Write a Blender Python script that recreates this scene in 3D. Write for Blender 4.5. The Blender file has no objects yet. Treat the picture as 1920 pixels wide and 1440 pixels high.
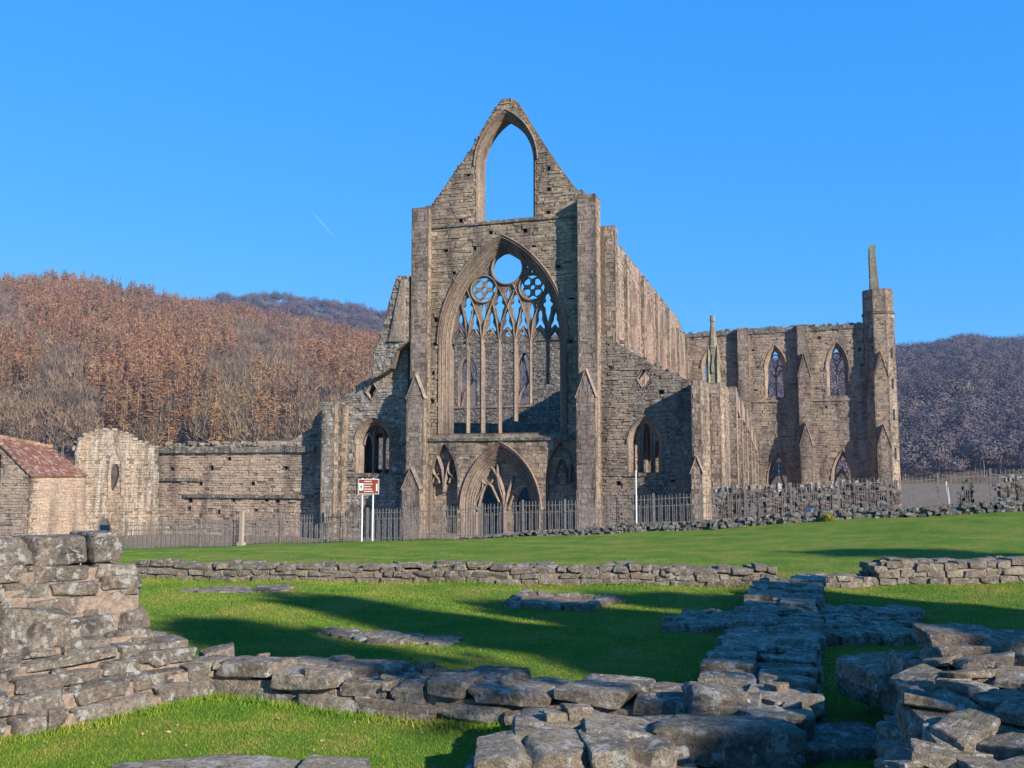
import bpy, bmesh, math, random
import numpy as np
from mathutils import Vector
from mathutils.geometry import tessellate_polygon

random.seed(7)
RNG = np.random.default_rng(7)
S = bpy.context.scene
C = S.collection
R = math.radians

# ------------------------------------------------------------------ camera frame
F = 1740.0
PSI = R(17.15)
PIT = math.atan(167 / F)
EYE = 2.0
RT = Vector((math.cos(PSI), math.sin(PSI), 0))
FW = Vector((-math.sin(PSI), math.cos(PSI), 0))
FWD = FW * math.cos(PIT) + Vector((0, 0, math.sin(PIT)))
UP = FW * -math.sin(PIT) + Vector((0, 0, math.cos(PIT)))
O = Vector((0, 0, EYE))
YF = 57.3          # plane of the west front
YT = 102.6         # plane of the transept west walls
FLOOR = -2.6

def ray(px, py):
    return FWD + RT * ((px - 960) / F) + UP * ((720 - py) / F)
def W(px, py, Y=YF):                       # pixel -> (X, Z) on a plane facing west
    d = ray(px, py); t = Y / d.y
    return (d.x * t, EYE + d.z * t)
def WX(px, Y=YF): return W(px, 800, Y)[0]
def WZ(px, py, Y=YF): return W(px, py, Y)[1]
def WL(pts, Y=YF): return [W(x, y, Y) for x, y in pts]
def V(px, py, o, a):                       # pixel -> (s, z) on the upright plane through o along a
    n = Vector((a.y, -a.x, 0)); d = ray(px, py)
    t = (o - O).dot(n) / d.dot(n); p = O + d * t
    return ((p - Vector((o.x, o.y, 0))).dot(a), p.z)
def uv(u, v, z=0.0):
    p = RT * u + FW * v
    return Vector((p.x, p.y, z))
def pu(px, py, z=0.0):                     # pixel -> (u, v) on the level z
    d = ray(px, py); t = (z - EYE) / d.z; p = d * t
    return (p.dot(RT), p.dot(FW))

# ------------------------------------------------------------------ mesh helpers
class MB:
    def __init__(s): s.v = []; s.f = []; s.m = []
    def add(s, vs, fs, m=0):
        b = len(s.v); s.v.extend([tuple(p) for p in vs])
        for f in fs: s.f.append([b + i for i in f]); s.m.append(m)
    def box(s, x0, x1, y0, y1, z0, z1, m=0):
        vs = [(x, y, z) for z in (z0, z1) for y in (y0, y1) for x in (x0, x1)]
        s.add(vs, [(0, 2, 3, 1), (4, 5, 7, 6), (0, 1, 5, 4), (2, 6, 7, 3), (0, 4, 6, 2), (1, 3, 7, 5)], m)
    def build(s, name, mats, parent=None, smooth=False, recalc=True):
        me = bpy.data.meshes.new(name); me.from_pydata(s.v, [], s.f)
        if not isinstance(mats, (list, tuple)): mats = [mats]
        for k in mats: me.materials.append(k)
        me.polygons.foreach_set('material_index', [min(k, len(mats) - 1) for k in s.m])
        if recalc:
            bm = bmesh.new(); bm.from_mesh(me); bmesh.ops.recalc_face_normals(bm, faces=bm.faces); bm.to_mesh(me); bm.free()
        if smooth: me.polygons.foreach_set('use_smooth', [True] * len(me.polygons))
        o = bpy.data.objects.new(name, me); C.objects.link(o)
        if parent: o.parent = parent
        return o

def np_mesh(name, verts, faces, mats, parent=None, smooth=False, idx=None):
    me = bpy.data.meshes.new(name)
    verts = np.asarray(verts, np.float32); faces = np.asarray(faces, np.int32)
    k = faces.shape[1]
    me.vertices.add(len(verts)); me.vertices.foreach_set('co', verts.ravel())
    me.loops.add(faces.size); me.loops.foreach_set('vertex_index', faces.ravel())
    me.polygons.add(len(faces))
    me.polygons.foreach_set('loop_start', np.arange(0, faces.size, k, dtype=np.int32))
    if not isinstance(mats, (list, tuple)): mats = [mats]
    for m in mats: me.materials.append(m)
    if idx is not None: me.polygons.foreach_set('material_index', np.asarray(idx, np.int32))
    if smooth: me.polygons.foreach_set('use_smooth', np.ones(len(faces), dtype=bool))
    me.update(calc_edges=True); me.validate()
    o = bpy.data.objects.new(name, me); C.objects.link(o)
    if parent: o.parent = parent
    return o

def tag(o, label=None, cat=None, group=None, kind=None):
    if label: o['label'] = label
    if cat: o['category'] = cat
    if group: o['group'] = group
    if kind: o['kind'] = kind
    return o
def thing(name, label, cat, group=None, loc=(0, 0, 0)):
    o = bpy.data.objects.new(name, None); C.objects.link(o); o.location = loc
    o.empty_display_size = .3
    return tag(o, label, cat, group)

def inside(p, poly):
    x, y = p; r = False; j = len(poly) - 1
    for i in range(len(poly)):
        xi, yi = poly[i]; xj, yj = poly[j]
        if (yi > y) != (yj > y) and x < (xj - xi) * (y - yi) / (yj - yi) + xi: r = not r
        j = i
    return r

def prism(mb, poly, holes, o, a, n, d0, d1, m=0):
    """upright plate: outline (s,z) in the plane through o along a; from offset d0 (front, along n) back to d1"""
    loops = [poly] + list(holes)
    tris = tessellate_polygon([[Vector((x, z, 0)) for x, z in L] for L in loops])
    flat = [p for L in loops for p in L]
    def P(p, d): return (o.x + a.x * p[0] + n.x * d, o.y + a.y * p[0] + n.y * d, p[1])
    N = len(flat)
    mb.add([P(p, d0) for p in flat] + [P(p, d1) for p in flat],
           [t for t in tris] + [(t[0] + N, t[2] + N, t[1] + N) for t in tris], m)
    b = len(mb.v) - 2 * N; k = 0
    for L in loops:
        q = len(L)
        for i in range(q):
            j = (i + 1) % q
            mb.f.append([b + k + i, b + k + j, b + N + k + j, b + N + k + i]); mb.m.append(m)
        k += q

def tile(mb, poly, holes, o, a, n, d=0.0, w=(.28, .75), h=(.17, .32), prot=(.005, .06), seed=0, m=0, gone=.015):
    """courses of single stones laid over the plate's face"""
    rd = random.Random(seed)
    zs = [p[1] for p in poly]; ss = [p[0] for p in poly]
    hb = [(min(p[0] for p in H), max(p[0] for p in H), min(p[1] for p in H), max(p[1] for p in H)) for H in holes]
    z = min(zs); s0, s1 = min(ss), max(ss)
    def ok(p):
        if not inside(p, poly): return False
        for H, b in zip(holes, hb):
            if b[0] <= p[0] <= b[1] and b[2] <= p[1] <= b[3] and inside(p, H): return False
        return True
    def put(x0, x1, z0, z1):
        j = .011; e = .026
        q = [(x0 + j, z0 + j), (x1 - j, z0 + j), (x1 - j, z1 - j), (x0 + j, z1 - j)]
        if not ok(((x0 + x1) / 2, (z0 + z1) / 2)): return False
        if sum(ok(p) for p in q) < 4: return False
        if rd.random() < gone: return True
        pr = rd.uniform(*prot)
        fr = [(x + rd.uniform(-e, e), zz + rd.uniform(-e, e), pr + rd.uniform(-.012, .012)) for x, zz in q]
        bk = [(x, zz, -.03) for x, zz in q]
        vs = [(o.x + a.x * x + n.x * (d + y), o.y + a.y * x + n.y * (d + y), zz) for x, zz, y in fr + bk]
        mb.add(vs, [(0, 1, 2, 3), (0, 4, 5, 1), (1, 5, 6, 2), (2, 6, 7, 3), (3, 7, 4, 0)], m)
        return True
    while z < max(zs):
        hh = rd.uniform(*h); x = s0 - rd.uniform(0, w[0])
        while x < s1:
            ww = rd.uniform(*w); r_ = rd.random()
            if r_ < .16 and hh > .22:
                k = hh * rd.uniform(.4, .6); put(x, x + ww, z, z + k); put(x, x + ww, z + k, z + hh)
            elif not put(x, x + ww, z, z + hh):
                for k in range(3):
                    x_ = x + ww * k / 3
                    if not put(x_, x_ + ww / 3, z, z + hh):
                        put(x_, x_ + ww / 3, z, z + hh / 2); put(x_, x_ + ww / 3, z + hh / 2, z + hh)
            x += ww
        z += hh

XA = Vector((1, 0, 0)); YA_ = Vector((0, 1, 0)); NW_ = Vector((0, -1, 0)); NS_ = Vector((1, 0, 0)); NN_ = Vector((-1, 0, 0))
def west(mb, poly, holes=(), Y=YF, th=1.2, seed=0, tiled=True, put=(), **k):
    """plate facing west with its face at Y"""
    o = Vector((0, Y, 0))
    if put:
        P_ = []
        for x, y in put:
            c = W(x, y, Y); a, b = random.uniform(.1, .17), random.uniform(.09, .16); P_.append([(c[0] - a, c[1] - b), (c[0] + a, c[1] - b), (c[0] + a * .8, c[1] + b), (c[0] - a, c[1] + b * .9)])
        prism(mb, poly, list(holes) + P_, o, XA, NW_, 0, -.5, 1); prism(mb, poly, holes, o, XA, NW_, -.502, -th, 1); holes = list(holes) + P_
    else: prism(mb, poly, holes, o, XA, NW_, 0, -th, 1)
    if tiled: tile(mb, poly, list(holes), o, XA, NW_, 0, seed=seed, **k)
def south_tile(mb, X, y0, y1, z0, z1, seed=0, **k):
    tile(mb, [(y0, z0), (y1, z0), (y1, z1), (y0, z1)], [], Vector((X, 0, 0)), YA_, NS_, 0, seed=seed, **k)
def stage(mb, X0, X1, Yf, Yb, z0, ze, za=None, seed=0, quoin=True):
    """one stage of a buttress: flat, or gabled towards the west when za is given"""
    poly = [(X0, z0), (X1, z0), (X1, ze)] + ([((X0 + X1) / 2, za)] if za else []) + [(X0, ze)]
    o = Vector((0, Yf, 0))
    prism(mb, poly, [], o, XA, NW_, 0, -(Yb - Yf), 1)
    tile(mb, poly, [], o, XA, NW_, 0, seed=seed, w=(.35, .6), h=(.24, .36), prot=(0, .025), gone=.004)
    tile(mb, [(Yf, z0), (Yb, z0), (Yb, ze), (Yf, ze)], [], Vector((X1, 0, 0)), YA_, NS_, 0, seed=seed + 1, w=(.35, .7), h=(.24, .36), prot=(0, .02), m=2, gone=0)
    if za:
        xm = (X0 + X1) / 2
        for xe in (X0 - .07, X1 + .07):
            zz = ze - .1
            stroke(mb, [(xe, zz), (xm, za + .04)], .1, Yf - .06, Yf + (Yb - Yf) * .8, 0)
def stroke(mb, pts, w, Y0, Y1, m=0, closed=False):
    """bar of width w along a polyline in a west-facing plane, from Y0 back to Y1"""
    n = len(pts); L = []; Rr = []
    for i in range(n):
        if closed: p, q = pts[i - 1], pts[(i + 1) % n]
        else: p, q = pts[max(i - 1, 0)], pts[min(i + 1, n - 1)]
        dx, dz = q[0] - p[0], q[1] - p[1]; l = math.hypot(dx, dz) or 1
        nx, nz = -dz / l * w / 2, dx / l * w / 2
        L.append((pts[i][0] + nx, pts[i][1] + nz)); Rr.append((pts[i][0] - nx, pts[i][1] - nz))
    vs = []
    for i in range(n):
        c = pts[i]
        vs += [(L[i][0], (Y0 * .7 + Y1 * .3), L[i][1]), (c[0], Y0, c[1]), (Rr[i][0], (Y0 * .7 + Y1 * .3), Rr[i][1]), (Rr[i][0], Y1, Rr[i][1]), (L[i][0], Y1, L[i][1])]
    fs = []
    for i in range(n if closed else n - 1):
        j = (i + 1) % n
        for k in range(5): fs.append((i * 5 + k, j * 5 + k, j * 5 + (k + 1) % 5, i * 5 + (k + 1) % 5))
    if not closed: fs += [(0, 1, 2, 3, 4), tuple((n - 1) * 5 + k for k in (4, 3, 2, 1, 0))]
    mb.add(vs, fs, m)
def arch(xl, xr, zs, za, n=12, xa=None):
    """pointed arch from left spring to right spring"""
    xc = (xl + xr) / 2 if xa is None else xa
    out = []
    for side in (-1, 1):
        w = (xc - xl) if side < 0 else (xr - xc); r = za - zs
        Rr = (w * w + r * r) / (2 * w)
        if r < w * .98: pts = [(xc + side * w * math.cos(t * math.pi / 2 / n), zs + r * math.sin(t * math.pi / 2 / n)) for t in range(n + 1)]
        else:
            tm = math.asin(min(1, r / Rr)); cx = xc - side * (Rr - w)
            pts = [(cx + side * Rr * math.cos(tm * t / n), zs + Rr * math.sin(tm * t / n)) for t in range(n + 1)]
        out.append(pts)
    return out[0] + out[1][::-1][1:]
def opening(xl, xr, z0, zs, za, g=0.0, n=12, xa=None):
    """outline of an arched opening, grown inwards by g"""
    return [(xl + g, z0)] + arch(xl + g, xr - g, zs, za - g * 1.3, n, xa) + [(xr - g, z0)]
def rings(mb, xl, xr, z0, zs, za, orders, Y, m=0, n=14, xa=None, back=1.3, roll=False):
    """moulded orders stepping back into an opening, each cut into dressed stones"""
    g = 0
    for w, dy in orders:
        A = opening(xl, xr, z0, zs, za, g - .005, n, xa); B = opening(xl, xr, z0, zs, za, g + w, n, xa)
        def sub(L):
            out = []
            for i in (0, len(L) - 2):
                p, q = L[i], L[i + 1]; k = max(1, int(abs(p[1] - q[1]) / .45))
                out.append([(p[0] + (q[0] - p[0]) * t / k, p[1] + (q[1] - p[1]) * t / k) for t in range(k)])
            return out[0] + L[1:-1] + [L[-2]] * 0 + out[1][1:] + [L[-1]]
        k = max(1, int((A[1][1] - A[0][1]) / .45)); k2 = k
        def dens(L):
            a0, a1 = L[0], L[1]; b0, b1 = L[-2], L[-1]
            return [(a0[0] + (a1[0] - a0[0]) * t / k, a0[1] + (a1[1] - a0[1]) * t / k) for t in range(k)] + L[1:-1] + \
                   [(b0[0] + (b1[0] - b0[0]) * t / k, b0[1] + (b1[1] - b0[1]) * t / k) for t in range(1, k + 1)]
        A, B = dens(A), dens(B)
        for i in range(len(A) - 1):
            y0 = Y + dy + random.uniform(-.012, .012); y1 = Y + back
            q = [A[i], A[i + 1], B[i + 1], B[i]]
            xm, ym = w * .28, .06
            # front face with a hollow: outer fillet, then chamfer to the inner edge
            vs = [(q[0][0], y0, q[0][1]), (q[1][0], y0, q[1][1]), (q[2][0], y0 + w * 1.15, q[2][1]), (q[3][0], y0 + w * 1.15, q[3][1]),
                  (q[0][0], y1, q[0][1]), (q[1][0], y1, q[1][1]), (q[2][0], y1, q[2][1]), (q[3][0], y1, q[3][1])]
            mb.add(vs, [(0, 1, 2, 3), (2, 6, 7, 3), (0, 4, 5, 1), (0, 3, 7, 4), (1, 5, 6, 2)], m)
        if roll:
            E = dens(opening(xl, xr, z0, zs, za, g + .012, n, xa)); stroke(mb, E, .075, Y + dy - .05, Y + dy + .06, m)
            E = dens(opening(xl, xr, z0, zs, za, g + w * .55, n, xa)); stroke(mb, E, .06, Y + dy + w * .5 - .055, Y + dy + w * .7, m)
        g += w
def circle(c, r, n=28, ph=0): return [(c[0] + r * math.cos(ph + 2 * math.pi * i / n), c[1] + r * math.sin(ph + 2 * math.pi * i / n)) for i in range(n)]
def rough(p, q, step=.5, amp=.12, rd=random):
    n = max(1, int(math.dist(p, q) / step))
    return [(p[0] + (q[0] - p[0]) * i / n, p[1] + (q[1] - p[1]) * i / n + (rd.uniform(-amp, amp) if i else 0)) for i in range(n)]
def ragged(pts, i0, i1, step=.45, amp=.13):
    """break up the edges i0..i1 of an outline"""
    out = []
    for i in range(len(pts)):
        p, q = pts[i], pts[(i + 1) % len(pts)]
        out += rough(p, q, step, amp) if i0 <= i < i1 else [p]
    return out

# ------------------------------------------------------------------ rocks
_grid = {}
def cube_grid(n):
    if n in _grid: return _grid[n]
    idx = {}; P = []; Fc = []
    def vid(p):
        k = tuple(np.round(p, 5))
        if k not in idx: idx[k] = len(P); P.append(p)
        return idx[k]
    t = np.linspace(-1, 1, n + 1)
    for ax in range(3):
        for sg in (-1, 1):
            for i in range(n):
                for j in range(n):
                    q = []
                    for di, dj in ((0, 0), (1, 0), (1, 1), (0, 1)):
                        p = np.zeros(3); p[ax] = sg; p[(ax + 1) % 3] = t[i + di]; p[(ax + 2) % 3] = t[j + dj]; q.append(vid(p))
                    Fc.append(q if sg > 0 else q[::-1])
    _grid[n] = (np.array(P), np.array(Fc)); return _grid[n]
class Rocks:
    """gathers many irregular stones into one mesh"""
    def __init__(s, seed=0): s.V = []; s.Fc = []; s.n = 0; s.r = np.random.default_rng(seed)
    def rock(s, c, dims, yaw=0, n=6, rough=.05, tilt=.05, p=7, cuts=6):
        r = s.r; P, Fc = cube_grid(n)
        p = 16 if p > 5 else 6
        q = P / ((np.abs(P) ** p).sum(1) ** (1 / p))[:, None]
        for k in range(cuts):
            nn = r.normal(size=3) * np.array([1, 1, .9]); nn /= np.linalg.norm(nn); dd = np.abs(nn).sum() * r.uniform(.7, .96)
            e = np.maximum(q @ nn - dd, 0); q = q - e[:, None] * nn
        dims = np.array(dims) / 2
        q = q * dims
        # taper and shear so that no two stones share an outline
        q[:, 0] *= 1 + q[:, 2] / dims[2] * r.uniform(-.12, .12) + q[:, 1] / dims[1] * r.uniform(-.12, .12)
        q[:, 2] *= 1 + q[:, 0] / dims[0] * r.uniform(-.22, .22)
        m = float(np.min(dims)) * 2
        nrm = q / (np.linalg.norm(q / dims, axis=1)[:, None] * dims ** 2 / dims.mean())
        nrm /= np.linalg.norm(nrm, axis=1)[:, None] + 1e-9
        dsp = 0
        for amp, fr in ((.3, 1.1 / m), (.3, 2.6 / m)):
            for _ in range(3):
                k = r.normal(size=3) * fr * 2.2; dsp = dsp + amp * np.sin(q @ k + r.uniform(0, 6.28)) / 2
        for amp, fr in ((.5, 4 / m), (.4, 8 / m), (.3, 15 / m)):          # chipped, ridged detail
            for _ in range(3):
                k = r.normal(size=3) * fr * 1.6; dsp = dsp - amp * (np.abs(np.sin(q @ k + r.uniform(0, 6.28))) - .6) / 1.6
        side = np.clip(1.15 - np.abs(nrm[:, 2]) * 1.2, 0, 1)
        nl_ = int(r.integers(2, 6)); off = r.uniform(-1, .5, nl_ + 3)          # bedding planes of the sandstone
        kz = r.normal(size=3) * np.array([.12, .12, 0]) / dims; lay = np.clip(((q[:, 2] / dims[2] + q @ kz) * .5 + .5) * nl_, 0, nl_ + 1).astype(int)
        dsp = dsp + side * .75 * off[lay]
        ca, sa = math.cos(yaw), math.sin(yaw); tx, ty = r.uniform(-tilt, tilt, 2)
        q = q + nrm * (dsp * rough * m)[:, None]
        x, y, z = q.T
        z2 = z + x * tx + y * ty
        q = np.stack([x * ca - y * sa, x * sa + y * ca, z2], 1) + np.array(c)
        s.V.append(q); s.Fc.append(Fc + s.n); s.n += len(q)
    def build(s, name, mat, parent=None):
        o = np_mesh(name, np.concatenate(s.V), np.concatenate(s.Fc), mat, parent, smooth=True)
        o.data.set_sharp_from_angle(angle=R(21)); return o

# ------------------------------------------------------------------ materials
class NT:
    def __init__(s, name):
        s.mat = bpy.data.materials.new(name); s.mat.use_nodes = True; s.t = s.mat.node_tree
        s.bsdf = s.t.nodes['Principled BSDF']; s.bsdf.inputs['Specular IOR Level'].default_value = .15
        s.bsdf.inputs['Roughness'].default_value = .9
        s.pos = s.n('ShaderNodeNewGeometry').outputs['Position']
    def n(s, t, **k):
        x = s.t.nodes.new(t)
        for a, b in k.items(): setattr(x, a, b)
        return x
    def l(s, a, b): s.t.links.new(a, b)
    def noise(s, scale, detail=4, rough=.6, vec=None, dist=0):
        x = s.n('ShaderNodeTexNoise'); x.inputs['Scale'].default_value = scale; x.inputs['Detail'].default_value = detail
        x.inputs['Roughness'].default_value = rough; x.inputs['Distortion'].default_value = dist
        s.l(vec or s.pos, x.inputs['Vector']); return x.outputs['Fac']
    def scaled(s, v3):
        x = s.n('ShaderNodeMapping'); x.inputs['Scale'].default_value = v3; s.l(s.pos, x.inputs['Vector']); return x.outputs['Vector']
    def ramp(s, fac, stops, interp='LINEAR'):
        x = s.n('ShaderNodeValToRGB'); x.color_ramp.interpolation = interp; e = x.color_ramp.elements
        while len(e) < len(stops): e.new(.5)
        for k, (p, c) in zip(e, stops): k.position = p; k.color = (*c, 1) if len(c) == 3 else c
        s.l(fac, x.inputs['Fac']); return x.outputs['Color']
    def mask(s, fac, a, b): return s.ramp(fac, [(a, (0, 0, 0)), (b, (1, 1, 1))])
    def mix(s, a, b, f, mode='MIX'):
        x = s.n('ShaderNodeMix', data_type='RGBA', blend_type=mode)
        for v, i in ((a, 6), (b, 7)):
            if isinstance(v, tuple): x.inputs[i].default_value = (*v, 1)
            else: s.l(v, x.inputs[i])
        if isinstance(f, (int, float)): x.inputs[0].default_value = f
        else: s.l(f, x.inputs[0])
        return x.outputs[2]
    def mul(s, a, b):
        x = s.n('ShaderNodeMath', operation='MULTIPLY')
        for v, i in ((a, 0), (b, 1)):
            if isinstance(v, (int, float)): x.inputs[i].default_value = v
            else: s.l(v, x.inputs[i])
        return x.outputs[0]
    def island(s): return s.n('ShaderNodeNewGeometry').outputs['Random Per Island']
    def bump(s, h, dist, strength=1.0):
        x = s.n('ShaderNodeBump'); x.inputs['Distance'].default_value = dist; x.inputs['Strength'].default_value = strength
        s.l(h, x.inputs['Height']); s.l(x.outputs['Normal'], s.bsdf.inputs['Normal'])
    def out(s, col): s.l(col, s.bsdf.inputs['Base Color']); return s.mat

def sc(c, k): return tuple(x * k for x in c)
def masonry(name, cols, tint=(.3, .24, .16), tintamt=.5, pale=0., dark=.25, streak=0., fine=7., bump=.03, k=1.0):
    w3 = (.79, .755, .72); cols = [tuple(x * y for x, y in zip(c, w3)) for c in cols]; tint = tuple(x * y for x, y in zip(tint, w3))
    t = NT(name)
    isl = t.island()
    n = len(cols)
    c = t.ramp(isl, [(i / (n - 1), sc(x, k)) for i, x in enumerate(cols)])
    c = t.mix(c, sc(tint, k), t.mul(t.mask(t.noise(.22, 3), .45, .68), tintamt))
    c = t.mix(c, (.30, .30, .30), 1.0, 'MIX') if False else c
    f = t.noise(fine, 6, .7)
    c = t.mix(c, t.ramp(f, [(.28, (.36, .34, .33)), (.5, (1, 1, 1)), (.74, (1.42, 1.38, 1.32))]), .95, 'MULTIPLY')
    c = t.mix(c, t.ramp(t.noise(.5, 4, .6, t.scaled((1.6, 1.6, .35))), [(.36, (.55, .54, .54)), (.5, (1, 1, 1)), (.64, (1.25, 1.2, 1.12))]), .95, 'MULTIPLY')
    if dark: c = t.mix(c, (.055, .05, .045), t.mul(t.mask(t.noise(1.3, 6, .75), .55, .72), dark))
    if pale: c = t.mix(c, (.46, .45, .40), t.mul(t.mask(t.noise(3.2, 6, .8), .5, .62), pale))
    if streak:
        c = t.mix(c, (.38, .35, .30), t.mul(t.mask(t.noise(1.0, 5, .7, t.scaled((3.2, 3.2, .22))), .46, .66), streak))
    t.bump(f, bump)
    return t.out(c)

PURP = [(.17, .13, .115), (.26, .205, .165), (.31, .25, .19), (.21, .175, .15), (.30, .24, .20), (.24, .18, .155)]
BUFF = [(.21, .165, .12), (.36, .285, .205), (.29, .225, .165), (.43, .35, .26), (.19, .15, .12), (.32, .235, .19), (.27, .22, .16)]
M = {}
M['front'] = masonry('west_front_stone', BUFF, (.33, .25, .16), .5, .16, .5)
M['butt'] = masonry('buttress_ashlar', [(.24, .19, .17), (.29, .24, .205), (.27, .215, .19), (.33, .28, .24)], (.30, .21, .15), .35, .12, .25, fine=5)
M['quoin'] = masonry('dressed_stone', [(.25, .2, .155), (.33, .27, .21), (.28, .22, .175), (.36, .3, .235)], (.31, .225, .17), .35, .15, .3, fine=5)
M['mortar'] = masonry('lime_mortar', [(.17, .14, .11), (.17, .14, .11)], (.13, .1, .08), .4, 0, .3)
M['dress'] = masonry('carved_stone', [(.19, .15, .12), (.27, .215, .17), (.22, .17, .145), (.30, .25, .2)], (.26, .17, .135), .45, .1, .3, fine=6)
M['aisle'] = masonry('aisle_rubble', [(.17, .14, .12), (.25, .205, .17), (.22, .18, .15), (.28, .23, .19)], (.16, .135, .11), .5, .3, .45)
M['lichen'] = masonry('lichened_rubble', [(.2, .175, .15), (.28, .25, .21), (.24, .2, .17), (.33, .29, .25)], (.2, .17, .14), .4, .75, .4)
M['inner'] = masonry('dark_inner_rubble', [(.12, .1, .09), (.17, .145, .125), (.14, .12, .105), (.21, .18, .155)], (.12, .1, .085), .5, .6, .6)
M['streak'] = masonry('weathered_lime_stone', [(.22, .17, .125), (.31, .245, .18), (.26, .19, .145), (.35, .28, .21)], (.30, .21, .15), .5, .25, .35, streak=.8)
M['clois'] = masonry('cloister_rubble', [(.34, .27, .215), (.45, .36, .28), (.31, .235, .195), (.49, .40, .30)], (.45, .33, .24), .5, .08, .2)
M['trans'] = masonry('transept_stone', PURP, (.34, .27, .18), .6, .12, .2, k=1.12)
M['flank'] = masonry('nave_flank_stone', [(.27, .215, .18), (.33, .27, .225), (.30, .225, .19), (.36, .30, .25)], (.36, .24, .2), .4, .25, .25)
M['barn'] = masonry('barn_side_stone', [(.35, .275, .215), (.42, .34, .27), (.33, .25, .2), (.44, .36, .285)], (.40, .29, .225), .4, .1, .25)
M['coping'] = masonry('lichened_coping', [(.10, .09, .08), (.16, .145, .12), (.13, .12, .1), (.2, .18, .15)], (.12, .12, .06), .5, .5, .5)
M['moss'] = masonry('mossy_ledge', [(.22, .19, .14), (.27, .235, .17), (.2, .17, .13), (.3, .26, .2)], (.22, .21, .09), .45, .15, .3)

def rockmat(name, cols, pale=.5, dark=.5, moss=.3, tint=(.36, .25, .18), k=1.0):
    t = NT(name); isl = t.island(); n = len(cols)
    c = t.ramp(isl, [(i / (n - 1), sc(x, k)) for i, x in enumerate(cols)])
    f = t.noise(26, 8, .72); g = t.noise(5, 5, .65, dist=.6)
    c = t.mix(c, tint, t.mul(t.mask(t.noise(2.2, 4), .5, .7), .45))
    c = t.mix(c, t.ramp(f, [(.3, (.32, .31, .3)), (.5, (1, 1, 1)), (.7, (1.6, 1.56, 1.5))]), 1.0, 'MULTIPLY')
    c = t.mix(c, (.045, .042, .04), t.mul(t.mask(g, .51, .65), dark))
    sep = t.n('ShaderNodeSeparateXYZ'); t.l(t.n('ShaderNodeNewGeometry').outputs['Normal'], sep.inputs[0])
    up = t.mask(sep.outputs['Z'], .2, .8)
    c = t.mix(c, (.16, .155, .045), t.mul(t.mul(t.mask(t.noise(7, 5, .7), .5, .66), up), moss))
    c = t.mix(c, (.52, .51, .47), t.mul(t.mask(t.noise(9, 7, .78, dist=.4), .535, .59), pale))
    vo = t.n('ShaderNodeTexVoronoi'); vo.inputs['Scale'].default_value = 9; t.l(t.pos, vo.inputs['Vector'])
    spots = t.mask(vo.outputs['Distance'], .2, .12)
    c = t.mix(c, (.62, .61, .57), t.mul(t.mul(t.ramp(vo.outputs['Distance'], [(.10, (1, 1, 1)), (.17, (0, 0, 0))]), t.mask(t.noise(1.7, 3), .55, .62)), pale))
    h = t.mix(t.mix(f, g, .5), t.noise(70, 5, .7), .3)
    t.bump(h, .09, 1)
    return t.out(c)
M['rock'] = rockmat('ruin_stone', [(.17, .137, .102), (.26, .21, .155), (.2, .155, .118), (.31, .26, .195), (.225, .18, .135)], .6, .6, .4, tint=(.26, .18, .12))
M['rockshade'] = rockmat('shaded_boulder_stone', [(.14, .125, .105), (.19, .165, .135)], .5, .6, .5, tint=(.22, .155, .11))  # darker copy of the ruin stone: the boulders' shade is in its colour
M['rockleft'] = rockmat('ruin_stone_pale', [(.15, .125, .1), (.22, .185, .145), (.17, .135, .11), (.26, .22, .175), (.2, .155, .125)], .6, .8, .3, tint=(.25, .165, .115))
M['rockfar'] = rockmat('low_wall_stone', [(.14, .115, .09), (.22, .175, .135), (.17, .135, .105), (.26, .215, .165)], .35, .6, .3, tint=(.24, .17, .115))
M['rockdark'] = rockmat('kerb_stone', [(.07, .065, .06), (.14, .13, .115), (.1, .09, .08), (.2, .185, .165)], .5, .5, .4)
def simple(name, col, rough=.9, var=.35, scale=12, bump=.0, metal=0):
    t = NT(name); f = t.noise(scale, 5, .65)
    c = t.mix(col, t.ramp(f, [(.3, (1 - var,) * 3), (.7, (1 + var,) * 3)]), 1.0, 'MULTIPLY')
    t.bsdf.inputs['Roughness'].default_value = rough; t.bsdf.inputs['Metallic'].default_value = metal
    if bump: t.bump(f, bump)
    return t.out(c)
M['core'] = simple('pink_lime_core', (.255, .19, .145), .95, .35, 18, .05)
M['earth'] = simple('bare_earth', (.17, .125, .085), .95, .4, 14, .04)
M['iron'] = simple('weathered_iron', (.17, .145, .13), .7, .4, 9)
M['wood'] = simple('grey_post_wood', (.30, .24, .19), .85, .3, 20)
M['white'] = simple('white_paint', (.55, .55, .54), .5, .06, 6)
M['brown'] = simple('brown_sign_paint', (.17, .035, .02), .5, .1, 6)
M['cream'] = simple('cream_lettering', (.75, .72, .66), .5, .05, 6)
M['green'] = simple('green_emblem', (.02, .16, .11), .5, .05, 6)
M['black'] = simple('dark_backing', (.02, .02, .025), .6, .1, 6)
M['blue'] = simple('pale_blue_paint', (.25, .38, .55), .5, .1, 6)
M['gorse'] = simple('yellow_green_leaves', (.26, .22, .03), .8, .4, 6)
M['shrub'] = simple('dark_evergreen_leaves', (.035, .055, .025), .8, .5, 3)
M['tuft'] = simple('wall_top_weeds', (.09, .105, .045), .9, .6, 3)
M['road'] = simple('grey_tarmac', (.16, .15, .14), .95, .2, 3)
M['litter'] = simple('leaf_litter', (.10, .066, .04), .95, .4, .12)
t = NT('white_vapour'); tr_ = t.n('ShaderNodeBsdfTransparent'); mx_ = t.n('ShaderNodeMixShader'); mx_.inputs[0].default_value = .07
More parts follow.
